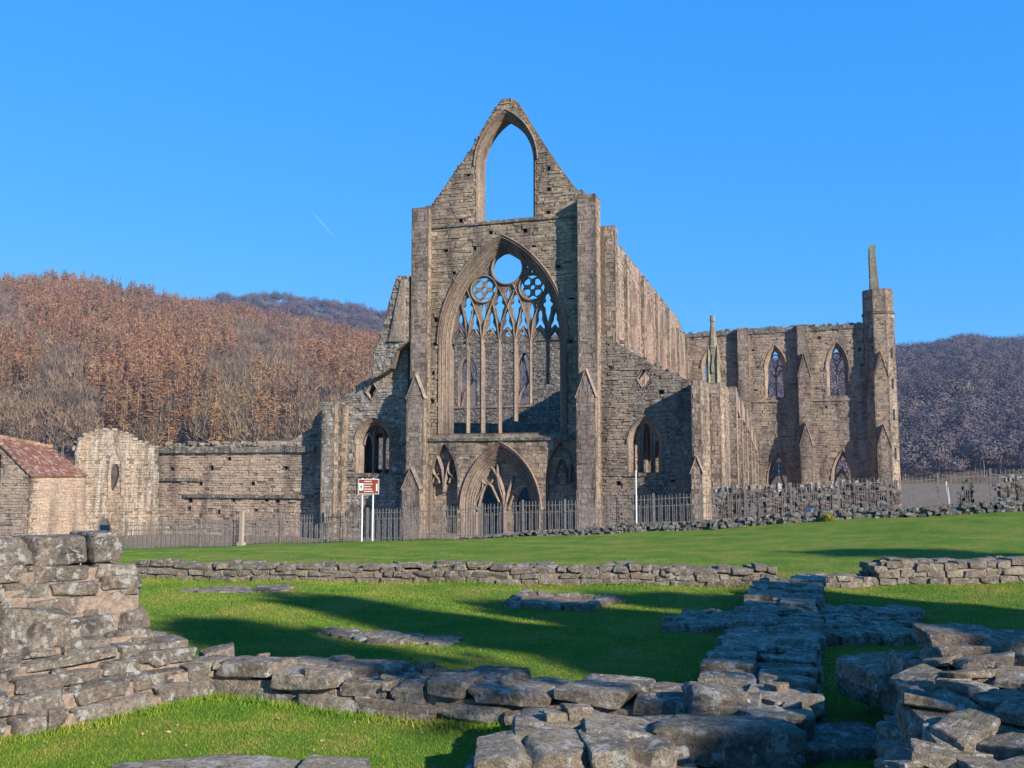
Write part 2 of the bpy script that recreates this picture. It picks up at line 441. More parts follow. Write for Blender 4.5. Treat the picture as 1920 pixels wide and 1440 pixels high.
t.bsdf.inputs['Base Color'].default_value = (.8, .85, .9, 1); t.l(tr_.outputs[0], mx_.inputs[1]); t.l(t.bsdf.outputs[0], mx_.inputs[2]); t.l(mx_.outputs[0], t.t.nodes['Material Output'].inputs['Surface']); M['vapour'] = t.mat

t = NT('tiles_red')                                        # old clay tiles in courses with lichen
br = t.n('ShaderNodeTexBrick'); br.offset = .5
for k_, v_ in (('Scale', 1.0), ('Mortar Size', .006), ('Brick Width', .17), ('Row Height', .11)): br.inputs[k_].default_value = v_
br.inputs['Color1'].default_value = (.185, .075, .048, 1); br.inputs['Color2'].default_value = (.145, .06, .042, 1); br.inputs['Mortar'].default_value = (.08, .02, .015, 1)
cmb = t.n('ShaderNodeCombineXYZ'); sp_ = t.n('ShaderNodeSeparateXYZ'); t.l(t.pos, sp_.inputs[0]); t.l(sp_.outputs['Y'], cmb.inputs['X']); t.l(sp_.outputs['Z'], cmb.inputs['Y'])
t.l(cmb.outputs[0], br.inputs['Vector'])
c_ = t.mix(br.outputs['Color'], (.42, .33, .24), t.mul(t.mask(t.noise(3.5, 5, .75), .5, .62), .7))
c_ = t.mix(c_, (.36, .25, .05), t.mul(t.mask(t.noise(1.1, 4), .6, .7), .5))
t.bump(br.outputs['Fac'], -.02); M['tiles'] = t.out(c_)

t = NT('lawn')                                             # short winter turf: green with yellowed and mossy patches
a_ = t.noise(.8, 7, .72); b_ = t.noise(5, 5, .7); d_ = t.noise(60, 4, .7, t.scaled((1, 1, 1)))
c_ = t.ramp(a_, [(.34, (.06, .145, .011)), (.5, (.11, .175, .017)), (.64, (.18, .185, .034)), (.74, (.22, .17, .055))])
c_ = t.mix(c_, (.20, .17, .055), t.mul(t.mask(b_, .56, .74), .5))
c_ = t.mix(c_, t.ramp(d_, [(.28, (.4, .42, .4)), (.5, (1, 1, 1)), (.75, (1.5, 1.45, 1.4))]), 1.0, 'MULTIPLY')
t.bump(d_, .05, .8); M['lawn'] = t.out(c_)
t = NT('grass_blades')
c_ = t.ramp(t.noise(.8, 7, .72), [(.34, (.075, .18, .013)), (.49, (.145, .22, .022)), (.61, (.25, .24, .045)), (.72, (.29, .215, .07))])
c_ = t.mix(c_, t.ramp(t.island(), [(0, (.55, .62, .5)), (.6, (1, 1, 1)), (.85, (1.3, 1.15, .9)), (1, (1.8, 1.45, 1.3))]), 1.0, 'MULTIPLY')
t.bsdf.inputs['Roughness'].default_value = .7; M['blade'] = t.out(c_)

def twig(name, cols, v=.28):
    t = NT(name)
    oi = t.n('ShaderNodeObjectInfo').outputs['Random']
    c = t.ramp(t.noise(.11, 4, .65), [(i / (len(cols) - 1) * .36 + .32, x) for i, x in enumerate(cols)])
    c = t.mix(c, t.ramp(t.noise(.035, 3, .6), [(.36, (.62, .64, .66)), (.5, (1, 1, 1)), (.64, (1.25, 1.2, 1.1))]), 1.0, 'MULTIPLY')
    c = t.mix(c, t.ramp(t.noise(.014, 2, .5), [(.4, (1, 1, 1)), (.62, (.93, 1, .9))]), 1.0, 'MULTIPLY')
    c = t.mix(c, t.ramp(t.island(), [(0, (1 - v,) * 3), (1, (1 + v * .9,) * 3)]), 1.0, 'MULTIPLY')
    return t.out(c)
M['larch'] = twig('larch_twigs', [(.17, .085, .046), (.26, .118, .052), (.21, .092, .044), (.27, .155, .07), (.185, .105, .06)])
M['grey'] = twig('bare_twigs', [(.14, .092, .062), (.185, .125, .085), (.15, .096, .068), (.19, .14, .09), (.16, .10, .072)])
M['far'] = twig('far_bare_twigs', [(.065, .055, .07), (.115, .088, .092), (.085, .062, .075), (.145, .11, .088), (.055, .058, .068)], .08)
M['bark'] = simple('pale_bark', (.26, .225, .19), .9, .4, 1)
M['shrub2'] = simple('dark_ivy_green', (.075, .085, .06), .9, .4, .2)
M['leaf'] = simple('evergreen_leaves', (.04, .06, .025), .8, .4, 2)

# ------------------------------------------------------------------ ground
FZ = [(-60, -2.2), (-17.95, -1.54), (-7.87, -.96), (.85, -.49), (6.8, -.06), (12.1, .43), (17.1, .80), (40, 1.2)]
def fence_v(u): return 37.35 - .3714 * np.clip(u, -45, 30)
def fence_z(u): return np.interp(u, [p[0] for p in FZ], [p[1] for p in FZ])
def sst(x): x = np.clip(x, 0, 1); return x * x * (3 - 2 * x)
def gz(u, v):
    u = np.asarray(u, float); v = np.asarray(v, float)
    vf = fence_v(u); zf = fence_z(u)
    t = np.clip((v - 17.2) / (vf - 17.2), 0, 1)
    z = zf * t
    z = z + (FLOOR + .15 - zf) * sst((v - vf - .6) / 4)
    near = 1 - sst((v - 40) / 30)
    z = z + near * (.035 * np.sin(u * .9 + 1.3) * np.sin(v * .7 + .4) + .018 * np.sin(u * 2.3 + v * 1.7))
    z = z - .12 * sst((v - 200) / 300)
    return z
def gzp(u, v): return float(gz(u, v))

ug = np.concatenate([np.linspace(-1200, -60, 18), np.linspace(-55, -13, 40), np.linspace(-12, 14, 140), np.linspace(15, 55, 40), np.linspace(60, 1400, 18)])
vg = np.concatenate([np.linspace(-80, 2, 22), np.linspace(2.3, 20, 130), np.linspace(20.3, 48, 90), np.linspace(49, 110, 30), np.linspace(120, 1900, 18)])
UU, VV = np.meshgrid(ug, vg)
ZZ = gz(UU, VV)
X_ = UU * RT.x + VV * FW.x; Y_ = UU * RT.y + VV * FW.y
nu, nv = len(ug), len(vg)
i_ = np.arange((nv - 1) * (nu - 1)); r_ = i_ // (nu - 1); c_ = i_ % (nu - 1); b_ = r_ * nu + c_
tag(np_mesh('ground', np.stack([X_, Y_, ZZ], -1).reshape(-1, 3), np.stack([b_, b_ + 1, b_ + 1 + nu, b_ + nu], 1), M['lawn'], smooth=True), kind='structure')

# tarmac lane between the railings and the church
ul = np.linspace(-60, 45, 80); vs_ = []; fs_ = []
for u in ul:
    for d in (1.6, 3.5, 5.5, 8.5): vs_.append(tuple(uv(u, float(fence_v(u)) + d, gzp(u, float(fence_v(u)) + d) + .03)))
for i in range(len(ul) - 1):
    for k in range(3): b = i * 4 + k; fs_.append((b, b + 4, b + 5, b + 1))
tag(np_mesh('lane', vs_, fs_, M['road']), kind='structure')

# rough dry ground round the church
ug2 = np.linspace(-110, 260, 90); vs_ = []; fs_ = []
for u in ug2:
    for d in (8.4, 14, 30, 60, 130, 420):
        v = float(fence_v(u)) + d; vs_.append(tuple(uv(u, v, gzp(u, v) + (.015 if d < 20 else .14))))
for i in range(len(ug2) - 1):
    for k in range(5): b = i * 6 + k; fs_.append((b, b + 6, b + 7, b + 1))
tag(np_mesh('churchyard_ground', vs_, fs_, M['earth']), kind='structure')

# ------------------------------------------------------------------ the abbey church
abbey = thing('ruined_abbey', 'roofless Gothic abbey church with tall gabled west front and great traceried window', 'abbey', loc=(WX(945), YF, FLOOR))
bpy.context.view_layer.update()
def child(o, parent):
    o.parent = parent
    if parent is abbey: o.matrix_parent_inverse = abbey.matrix_world.inverted()
    return o
SM = [M['front'], M['mortar'], M['quoin']]

# --- west front
gable = WL([(798, 1040), (1092, 1040), (1092, 355), (1083, 357), (1050, 314), (1020, 270), (992, 226), (970, 190), (955, 184), (940, 186), (926, 204), (905, 240), (880, 284), (845, 332), (808, 386), (798, 386)])
gable = ragged(gable, 2, 14, .4, .05)
gx = (WX(891), WX(1005)); gz0 = WZ(950, 411); gzs = WZ(950, 305); gza = WZ(950, 211)
wx = (WX(822), WX(1063)); wz0 = WZ(945, 812); wzs = WZ(945, 640); wza = WZ(945, 444)
low = WZ(945, 823)
H_g = opening(*gx, gz0, gzs, gza); H_w = opening(*wx, wz0, wzs, wza)
dx = (WX(868), WX(1010)); dzs = WZ(940, 950); dza = WZ(940, 836)
mb = MB()
H_d = opening(dx[0] + .1, dx[1] - .1, FLOOR, dzs, dza)
upper = [p for p in gable if p[1] > 0]
west(mb, [(WX(798), low - .05), (WX(1092), low - .05)] + [p for p in gable if p[1] > low], [H_g, H_w], YF, 1.4, seed=3, prot=(.0, .065), w=(.18, .75), h=(.09, .29), gone=.025, put=[(890, 466), (1001, 461), (852, 512), (835, 537), (1047, 500), (878, 327), (872, 372), (864, 414), (1029, 316), (1029, 354), (1028, 398), (836, 470), (817, 600), (815, 644), (812, 700), (810, 752), (1072, 560), (1070, 640), (920, 436), (985, 432)])
# lower stage, standing a little forward, with the door and the two niches
YL = YF - .35
nL = (WX(808, YL), WX(858, YL)); nR = (WX(1022, YL), WX(1078, YL)); nzs = WZ(833, 905, YL); nza = WZ(833, 832, YL)
H_n1 = opening(*nL, WZ(833, 1000, YL), nzs, nza); H_n2 = opening(*nR, WZ(1050, 996, YL), nzs, nza)
dx = (WX(866, YL), WX(1012, YL)); dzs = WZ(940, 955, YL); dza = WZ(940, 832, YL)
H_d = opening(*dx, FLOOR + .02, dzs, dza)
lp = [(WX(798, YL), FLOOR), (WX(1092, YL), FLOOR), (WX(1092, YL), low), (WX(798, YL), low)]
o_ = Vector((0, YL, 0))
prism(mb, [lp[0], (dx[0], FLOOR), *H_d[1:-1], (dx[1], FLOOR), lp[1], lp[2], lp[3]], [H_n1, H_n2], o_, XA, NW_, 0, -.6, 1)
tile(mb, lp, [H_n1, H_n2, H_d], o_, XA, NW_, 0, seed=5, w=(.35, .8), h=(.2, .34), prot=(0, .03))
# recessed backs of the niches and of the doorway, the doorway's with two small pointed doors
for H in (H_n1, H_n2): west(mb, [(H[0][0] - .1, H[0][1] - .1), (H[-1][0] + .1, H[-1][1] - .1), (H[-1][0] + .1, nza + .1), (H[0][0] - .1, nza + .1)], [], YL + .5, .3, seed=8, prot=(0, .03))
YD = YL + 1.0
d1 = (WX(899, YD), WX(935, YD)); d2 = (WX(968, YD), WX(1003, YD)); dz1 = WZ(917, 955, YD); dz2 = WZ(917, 912, YD)
bk = [(dx[0] - .2, FLOOR)]
for d in (d1, d2): bk += opening(d[0], d[1], FLOOR, dz1, dz2, 0, 8)
bk += [(dx[1] + .2, FLOOR), (dx[1] + .2, dza + .2), (dx[0] - .2, dza + .2)]
west(mb, bk, [], YD, .4, seed=9, prot=(0, .03))
front = child(mb.build('west_front', SM), abbey)
# mouldings
mb = MB(); rings(mb, *gx, gz0, gzs, gza, [(.13, .02), (.12, .3)], YF, 0, back=1.2, roll=True)
stroke(mb, arch(gx[0] - .14, gx[1] + .14, gzs, gza + .2, 14), .14, YF - .13, YF + .1)
child(mb.build('gable_window_moulding', M['dress']), front)
mb = MB(); rings(mb, *wx, wz0, wzs, wza, [(.07, -.04), (.19, .05), (.18, .28), (.17, .5)], YF, 0, 18, back=1.3, roll=True)
stroke(mb, arch(wx[0] - .1, wx[1] + .1, wzs, wza + .16, 18), .16, YF - .13, YF + .1)
child(mb.build('great_window_moulding', M['dress']), front)
mb = MB(); rings(mb, *dx, FLOOR, dzs, dza, [(.08, -.04), (.28, .04), (.26, .36), (.2, .62)], YL, 0, 14, back=.98, roll=True)
stroke(mb, arch(dx[0] - .08, dx[1] + .08, dzs, dza + .12, 14), .13, YL - .14, YL + .1)
child(mb.build('doorway_moulding', M['dress']), front)
# string courses and sloping sill
mb = MB()
za_ = WZ(807, 428); mb.box(WX(798), WX(1092), YF - .13, YF + .1, gz0 - .25, gz0 - .12)
child(mb.build('string_course', M['coping']), front); mb = MB()
for k in range(12):
    x0 = WX(798) + (WX(1092) - WX(798)) * k / 12; x1 = WX(798) + (WX(1092) - WX(798)) * (k + 1) / 12
    mb.box(x0, x1 - .01, YL - .14 + random.uniform(-.02, .02), YF + .02, low - .12, low + .05)
child(mb.build('string_course', M['coping']), front); mb = MB()
for k in range(10):
    x0 = wx[0] - .3 + (wx[1] - wx[0] + .6) * k / 10; x1 = wx[0] - .3 + (wx[1] - wx[0] + .6) * (k + 1) / 10 - .01
    h_ = wz0 + random.uniform(-.04, .04)
    mb.add([(x0, YL - .02, low + .05), (x1, YL - .02, low + .05), (x1, YF + .1, h_ - .1), (x0, YF + .1, h_ - .1), (x1, YF + 1.35, h_ + .02), (x0, YF + 1.35, h_ + .02),
            (x0, YF + 1.35, low - .2), (x1, YF + 1.35, low - .2), (x0, YL - .02, low - .2), (x1, YL - .02, low - .2)],
           [(0, 1, 2, 3), (3, 2, 4, 5), (5, 4, 7, 6), (0, 8, 9, 1), (0, 3, 5, 6, 8), (1, 9, 7, 4, 2)])
child(mb.build('sloping_sill', M['moss']), front)
# tracery of the great window: a pierced plate and the mullions below it
YW = YF + .82
def q(x, y): return W(x, y, YW)
SP = 641
mull = [876.5, 904, 936.5, 966, 995, 1026]; edges = [848] + mull + [1054]
out_ = arch(WX(846, YW), WX(1057, YW), WZ(950, 641, YW), WZ(950, 458, YW), 16, WX(953, YW))
holes = [circle(q(951.5, 503.5), 1.02, 32)]
def lens(cx, y0, y1, hw, n=9):           # pointed oval
    L = []
    for s_ in (1, -1):
        for i in range(n):
            t_ = i / n if s_ > 0 else 1 - i / n
            L.append((cx + s_ * hw * math.sin(math.pi * t_) ** .8, y0 + (y1 - y0) * t_))
    return [q(*p) for p in L]
def half(cx, prof): return [q(cx + a, b) for a, b in prof] + [q(cx - a, b) for a, b in reversed(prof) if a > .3]
for cx, cy in ((907.5, 543), (998, 538)):
    holes.append(circle(q(cx, cy), .17, 12))
    for k in range(4):
        ang = math.pi / 4 + k * math.pi / 2; ca, sa = math.cos(ang), math.sin(ang)
        prof = [(6.4, 0), (9.5, -4.4), (14.2, -7.8), (18, -5.6), (18.9, 0), (18, 5.6), (14.2, 7.8), (9.5, 4.4)]
        holes.append([q(cx + r0 * ca - r1 * sa, cy + r0 * sa + r1 * ca) for r0, r1 in prof])
        ang = k * math.pi / 2; ca, sa = math.cos(ang), math.sin(ang)
        prof = [(15, 0), (18.4, -6), (21, -9.6), (22.8, 0), (21, 9.6), (18.4, 6)]
        holes.append([q(cx + r0 * ca - r1 * sa, cy + r0 * sa + r1 * ca) for r0, r1 in prof])
big = [(0, 0), (4.6, 3), (5.8, 9), (4, 15), (9.5, 20), (9, 23), (5.5, 27), (5.2, 36), (2.6, 46), (0, 57)]
for cx, y0 in ((877.5, 557), (936.5, 553), (967, 551), (1027, 549)): holes.append(half(cx, [(a, y0 + b) for a, b in big]))
fish = [(0, 0), (3.4, 6), (4.2, 13), (3, 20), (5, 25), (9.2, 33), (8.4, 37), (4.5, 35), (.4, 30)]
for cx, y0 in ((863, 587), (889.5, 586), (921, 584), (951, 582), (980.5, 580), (1012.5, 579), (1040.5, 578)): holes.append(half(cx, [(a, y0 + b) for a, b in fish]))
for cx, y0, y1, hw in ((906, 567, 603, 4.4), (951.5, 540, 562, 3.6), (996.5, 566, 600, 4.4)): holes.append(lens(cx, y0, y1, hw))
for cx, cy, r_ in ((914, 506, 2.2), (907, 514, 2.6), (988, 499, 2.4), (996.5, 508, 2.6), (942, 543, 2.2), (961, 543, 2.2), (898, 573, 2), (914, 573, 2), (988, 571, 2), (1005, 571, 2)):
    holes.append([q(cx, cy - r_ * 1.6), q(cx + r_, cy + r_), q(cx - r_, cy + r_)])
for i in range(7):
    a0, a1 = edges[i] + 2.6, edges[i + 1] - 2.6; cx = (a0 + a1) / 2; hw = (a1 - a0) / 2
    holes.append([q(cx + dx_ * hw, 620 + dy_) for dx_, dy_ in ((0, 0), (.28, 4), (.7, 9), (.62, 13), (1, 17), (1, 20.3), (-1, 20.3), (-1, 17), (-.62, 13), (-.7, 9), (-.28, 4))])
mb = MB()
prism(mb, out_, holes, Vector((0, YW, 0)), XA, NW_, 0, -.22, 0)
for L_ in ([(875, 541), (888, 572), (900, 605), (904, 641)], [(934, 538), (920, 575), (909, 605), (904, 641)], [(934, 537), (950, 570), (962, 605), (966, 641)],
           [(961, 531), (975, 562), (988, 600), (995, 641)], [(1036, 528), (1016, 560), (1000, 600), (995, 641)], [(969, 538), (955, 566), (941, 603), (936.5, 641)],
           [(866, 570), (872, 600), (876.5, 641)], [(889, 575), (882, 605), (876.5, 641)], [(925, 572), (932, 605), (936.5, 641)], [(980, 570), (972, 605), (966, 641)],
           [(1015, 565), (1022, 605), (1026, 641)], [(1045, 572), (1033, 605), (1026, 641)]):
    stroke(mb, [q(*p) for p in L_], .095, YW - .13, YW + .1)
for c0, r0, w0 in ((q(951.5, 503.5), 1.1, .17), (q(907.5, 543), .91, .1), (q(998, 538), .91, .1)): stroke(mb, circle(c0, r0, 28), w0, YW - .14, YW + .1, closed=True)
for i in range(7):
    a0, a1 = edges[i], edges[i + 1]; cx = (a0 + a1) / 2
    stroke(mb, [q(a0, 645), q(a0 + 2.2, 634), q(cx - 4.5, 625), q(cx, 617), q(cx + 4.5, 625), q(a1 - 2.2, 634), q(a1, 645)], .11, YW - .1, YW + .15)
for x, yb in zip(mull, (812, 812, 812, 790, 757, 700)):
    stroke(mb, [q(x, 636), q(x, 720), q(x, yb)], (.19 if x not in (904, 966) else .27), YW - .16, YW + .26)
child(mb.build('great_window_tracery', M['dress']), front)
# blind tracery of the doorway and niches: broken bars of stone
mb = MB(); YQ = YD - .28
def bars(lines, w, Y, d=.2):
    for L_ in lines: stroke(mb, [W(x, y, Y) for x, y in L_], w, Y - d / 2, Y + d)
bars([[(945, 1005), (945, 950), (944, 925), (934, 895), (924, 880), (914, 871)]], .26, YQ)
bars([[(946, 960), (943, 935), (936, 912), (932, 890), (933, 869)], [(946, 955), (952, 925), (958, 905), (960, 892)]], .2, YQ)
bars([[(897, 950), (903, 925), (909, 912), (915, 906), (922, 912), (928, 925), (936, 942)], [(902, 895), (905, 904), (913, 909), (921, 904), (924, 899)], [(897, 958), (890, 945), (905, 915), (905, 905)], [(953, 955), (958, 938), (962, 930)]], .16, YQ)
YN = YL + .3
bars([[(802, 920), (804, 895), (809, 872), (815, 850)], [(816, 850), (822, 860), (829, 880), (832, 905), (832, 922)], [(833, 918), (836, 895), (841, 872), (846, 860)]], .24, YN, .3)
bars([[(811, 878), (814, 888), (818, 892), (823, 888)], [(811, 905), (814, 896), (818, 893), (822, 898), (825, 906)], [(839, 880), (843, 889), (848, 892), (853, 888)], [(842, 905), (845, 897), (849, 893), (853, 899), (857, 906)]], .14, YN, .3)
bars([[(1040, 905), (1043, 880), (1052, 862), (1060, 880), (1063, 905)], [(1025, 990), (1025, 905), (1035, 850)], [(1068, 905), (1072, 870)]], .16, YN, .3)
child(mb.build('doorway_tracery', M['dress']), front)

# --- the two great buttresses
def buttress(name, X0, X1, stages, seed, parent=None, Yw=YF):
    mb = MB()
    for i, (p, z0, ze, za) in enumerate(stages): stage(mb, X0 + i * .004, X1 - i * .004, Yw - p, Yw - (stages[i - 1][0] if i else -.6) + .002 * i, z0, ze, za, seed + i * 3)
    return child(mb.build(name, [M['butt'], M['mortar'], M['quoin']]), parent or abbey)
X0, X1 = WX(768, YF - .6), WX(799.5, YF - .6)
b = buttress('buttress', X0, X1, [(.6, FLOOR, WZ(780, 390, YF - .6), None), (1.15, FLOOR, WZ(770, 745, YF - 1.15), WZ(770, 703, YF - 1.15)), (1.75, FLOOR, WZ(765, 915, YF - 1.75), WZ(765, 877, YF - 1.75))], 20)
b['label'] = 'tall buttress at the north end of the west front'
X0, X1 = WX(1085, YF - .9), WX(1120, YF - .9)
b = buttress('buttress', X0, X1, [(.9, FLOOR, WZ(1100, 364, YF - .9), None), (1.5, FLOOR, WZ(1099, 742, YF - 1.5), WZ(1099, 692, YF - 1.5)), (1.7, FLOOR, WZ(1099, 919, YF - 1.7), None)], 30)
b['label'] = 'tall buttress at the south end of the west front'
XN = X1 + .25                               # outer face of the nave's south wall

# --- nave south wall with pilasters and clerestory windows
ztop = WZ(1128, 424, YF + .5)
oN = Vector((XN, 0, 0))
nb = 6; L0 = YF + .3; bay = (YT - L0) / nb
pts = [(L0, FLOOR), (YT - .2, FLOOR)] + [(YT - .2, ztop - .4), (YT - 2, ztop - .9), (YT - 4, ztop - .5), (YT - 7, ztop + .1), (L0 + 4, ztop), (L0 + .2, ztop)]
pts = ragged(pts, 2, 7, .5, .12)
hol = []
zsill = WZ(1128, 640, YF + .5) - 2.6
for i in range(nb):
    c0 = L0 + bay * (i + .5); hol.append(opening(c0 - 1.5, c0 + 1.5, zsill - (1.0 if i > 1 else -1), ztop - 4.6, ztop - 1.4, 0, 8))
mb = MB()
prism(mb, pts, hol, oN, YA_, NS_, 0, -1.2, 1)
tile(mb, pts, hol, oN, YA_, NS_, 0, seed=40, w=(.35, .9), h=(.22, .36), prot=(0, .05))
nave = child(mb.build('nave_wall', [M['flank'], M['mortar'], M['quoin']]), abbey)
for i in range(nb + 1):
    c0 = L0 + bay * i + (.7 if i == 0 else 0); zt = ztop - (.0 if i == 0 else .35 if i < 5 else 1.1)
    mb = MB(); pj = .7 if i == 0 else .26
    mb.box(XN - .1, XN + pj, c0 - .5, c0 + .5, FLOOR, zt, 1)
    south_tile(mb, XN + pj, c0 - .5, c0 + .5, FLOOR, zt, 50 + i, w=(.3, .6), h=(.25, .38), prot=(0, .03))
    tile(mb, [(XN, FLOOR), (XN + pj, FLOOR), (XN + pj, zt), (XN, zt)], [], Vector((0, c0 - .5, 0)), XA, NW_, 0, seed=70 + i, w=(.3, .5), h=(.25, .38), prot=(0, .03))
    o = mb.build('pilaster', [M['flank'], M['mortar']]); child(o, nave)
reddress = masonry('red_dressings', [(.28, .2, .16), (.32, .25, .2), (.26, .18, .15), (.36, .29, .23)], (.30, .2, .16), .4)
for i in range(nb):
    mb = MB(); c0 = L0 + bay * (i + .5); H = hol[i]
    for k in range(len(H) - 1):
        if H[k] == H[k + 1]: continue
        p, r_ = H[k], H[k + 1]; n_ = max(1, int(math.dist(p, r_) / .6))
        for j in range(n_):
            a0 = [p[m] + (r_[m] - p[m]) * j / n_ for m in (0, 1)]; a1 = [p[m] + (r_[m] - p[m]) * (j + 1) / n_ for m in (0, 1)]
            cc = (c0, H[len(H) // 2][1] - 3)
            b0 = [cc[0] + (a0[0] - cc[0]) * .8, a0[1] if k in (0, len(H) - 2) else cc[1] + (a0[1] - cc[1]) * .9]; b1 = [cc[0] + (a1[0] - cc[0]) * .8, a1[1] if k in (0, len(H) - 2) else cc[1] + (a1[1] - cc[1]) * .9]
            xf = XN + .06; xb = XN - .5
            mb.add([(xf, *a0), (xf, *a1), (xb + .1, *b1), (xb + .1, *b0), (XN - 1, *a0), (XN - 1, *a1), (XN - 1, *b1), (XN - 1, *b0)], [(0, 1, 2, 3), (3, 2, 6, 7), (0, 4, 5, 1), (0, 3, 7, 4), (1, 5, 6, 2)])
    mb.box(XN - .6, XN - .35, c0 - .12, c0 + .12, H[0][1], ztop - 2)
    child(mb.build('window_frame', reddress), nave)

# --- south aisle west wall
YAi = YF + .35
poly = WL([(1120, 1040), (1305, 1040), (1305, 714), (1288, 712), (1260, 700), (1225, 683), (1190, 664), (1155, 640), (1120, 622)], YAi)
poly = ragged(poly, 3, 8, .4, .06)
ax = (WX(1178, YAi), WX(1240, YAi)); az0 = WZ(1208, 886, YAi); azs = WZ(1208, 832, YAi); aza = WZ(1208, 783, YAi)
H_a = opening(*ax, az0, azs, aza); H_q = WL([(1193, 710), (1207, 732), (1221, 708), (1207, 690)], YAi)
mb = MB(); west(mb, poly, [H_a, H_q], YAi, 1.1, seed=80, prot=(0, .08), w=(.22, .6), h=(.1, .22), gone=.03, put=[(1160, 906), (1270, 700), (1145, 690), (1150, 770), (1165, 640), (1262, 900), (1240, 735)])
saisle = child(mb.build('aisle_wall', [M['aisle'], M['mortar'], M['quoin']]), abbey)
mb = MB(); rings(mb, *ax, az0, azs, aza, [(.12, .0), (.14, .22)], YAi, 0, 10, back=.8)
stroke(mb, arch(ax[0] - .08, ax[1] + .08, azs, aza + .12, 10), .12, YAi - .1, YAi + .1)
child(mb.build('aisle_window_moulding', M['dress']), saisle)
mb = MB(); stroke(mb, H_q, .22, YAi - .06, YAi + .5, closed=True); child(mb.build('lozenge_opening', M['dress']), saisle)
mb = MB(); Yx = YAi + .45
lights = [(1178, 1197), (1199, 1219), (1221, 1243)]
plate = opening(ax[0] + .15, ax[1] - .1, az0, azs, aza - .1)
hs = [opening(WX(1184, Yx), WX(1197, Yx), az0 + .01, WZ(1190, 845, Yx), WZ(1190, 822, Yx), 0, 6), opening(WX(1205, Yx), WX(1219, Yx), az0 + .01, WZ(1212, 822, Yx), WZ(1212, 788, Yx), 0, 6), opening(WX(1227, Yx), WX(1239, Yx), az0 + .01, WZ(1234, 845, Yx), WZ(1234, 824, Yx), 0, 6)]
prism(mb, plate, hs, Vector((0, Yx, 0)), XA, NW_, 0, -.25)
bars([[(1180, 850), (1188, 822), (1203, 796)], [(1201, 884), (1201, 800)], [(1222, 884), (1222, 812)]], .14, Yx - .02, .2)
child(mb.build('aisle_window_tracery', M['dress']), saisle)
mb = MB(); mb.box(WX(1122), WX(1300), YAi - .12, YAi + .1, WZ(1200, 893, YAi), WZ(1200, 887, YAi))
child(mb.build('string_course', M['coping']), saisle)
# corner pier of the south aisle
Yp = YAi - 1.7
zp = WZ(1320, 716, Yp + 1.2)
plan = [(WX(1297, Yp), Yp), (WX(1314, Yp), Yp), (WX(1331, YAi + .2), YAi + .2), (WX(1351, YAi + .2), YAi + .2), (WX(1359, YAi + .8), YAi + .8), (WX(1359, YAi + .8), YAi + 4.5), (WX(1297, Yp), YAi + 4.5)]
def plan_prism(mb, plan, z0, z1, seed=0, mats=None, edges=None, **k):
    n = len(plan); vs = [(x, y, z) for z in (z0, z1) for x, y in plan]
    mb.add(vs, [tuple(range(n))[::-1], tuple(range(n, 2 * n))] + [(i, (i + 1) % n, n + (i + 1) % n, n + i) for i in range(n)], 1)
    for i in range(n) if edges is None else edges:
        p, r_ = plan[i], plan[(i + 1) % n]; a = Vector((r_[0] - p[0], r_[1] - p[1], 0)); L = a.length; a.normalize()
        nn = Vector((a.y, -a.x, 0))
        tile(mb, [(0, z0), (L, z0), (L, z1), (0, z1)], [], Vector((p[0], p[1], 0)), a, nn, 0, seed=seed + i, m=(2 if nn.x > .35 else 0), **k)
mb = MB(); plan_prism(mb, plan, FLOOR, zp, 90, edges=(0, 1, 2, 3, 4), w=(.3, .6), h=(.2, .33), prot=(0, .03))
x0, x1 = plan[0][0] - .05, plan[1][0] + .05
stage(mb, x0, x1, Yp - .35, Yp + .02, FLOOR, WZ(1308, 885, Yp - .3), WZ(1308, 856, Yp - .3), 97)
pier = child(mb.build('corner_pier', [M['flank'], M['mortar'], M['quoin']]), abbey)
# pinnacle
mb = MB(); cx, cy = WX(1340, YAi + 1.2), YAi + 1.2
def spire(mb, cx, cy, rings_, n=8, ph=math.pi / 8):
    vs = []; fs = []
    for z, r in rings_: vs += [(cx + r * math.cos(ph + i * 2 * math.pi / n), cy + r * math.sin(ph + i * 2 * math.pi / n), z) for i in range(n)]
    for k in range(len(rings_) - 1):
        for i in range(n): fs.append((k * n + i, k * n + (i + 1) % n, (k + 1) * n + (i + 1) % n, (k + 1) * n + i))
    fs.append(tuple(range(n))[::-1]); fs.append(tuple((len(rings_) - 1) * n + i for i in range(n))); mb.add(vs, fs)
Z = lambda y: WZ(1340, y, cy)
spire(mb, cx, cy, [(Z(722), .36), (Z(655), .33), (Z(652), .38), (Z(648), .3), (Z(604), .13), (Z(602), .18), (Z(592), .15)])
for k in range(4):
    an = k * math.pi / 2 + math.pi / 4; ex, ey = cx + .38 * math.cos(an), cy + .38 * math.sin(an)
    spire(mb, ex, ey, [(Z(722), .15), (Z(682), .15), (Z(680), .18), (Z(648), .02)], 4, 0)
    an = k * math.pi / 2
    px_, py_ = cx + .35 * math.cos(an), cy + .35 * math.sin(an)
    spire(mb, px_, py_, [(Z(700), .12), (Z(690), .13), (Z(664), .01)], 4, math.pi / 4)
child(mb.build('pinnacle', masonry('lichened_pinnacle', [(.25, .22, .165), (.3, .265, .2)], (.24, .22, .13), .5, .2, .3)), pier)

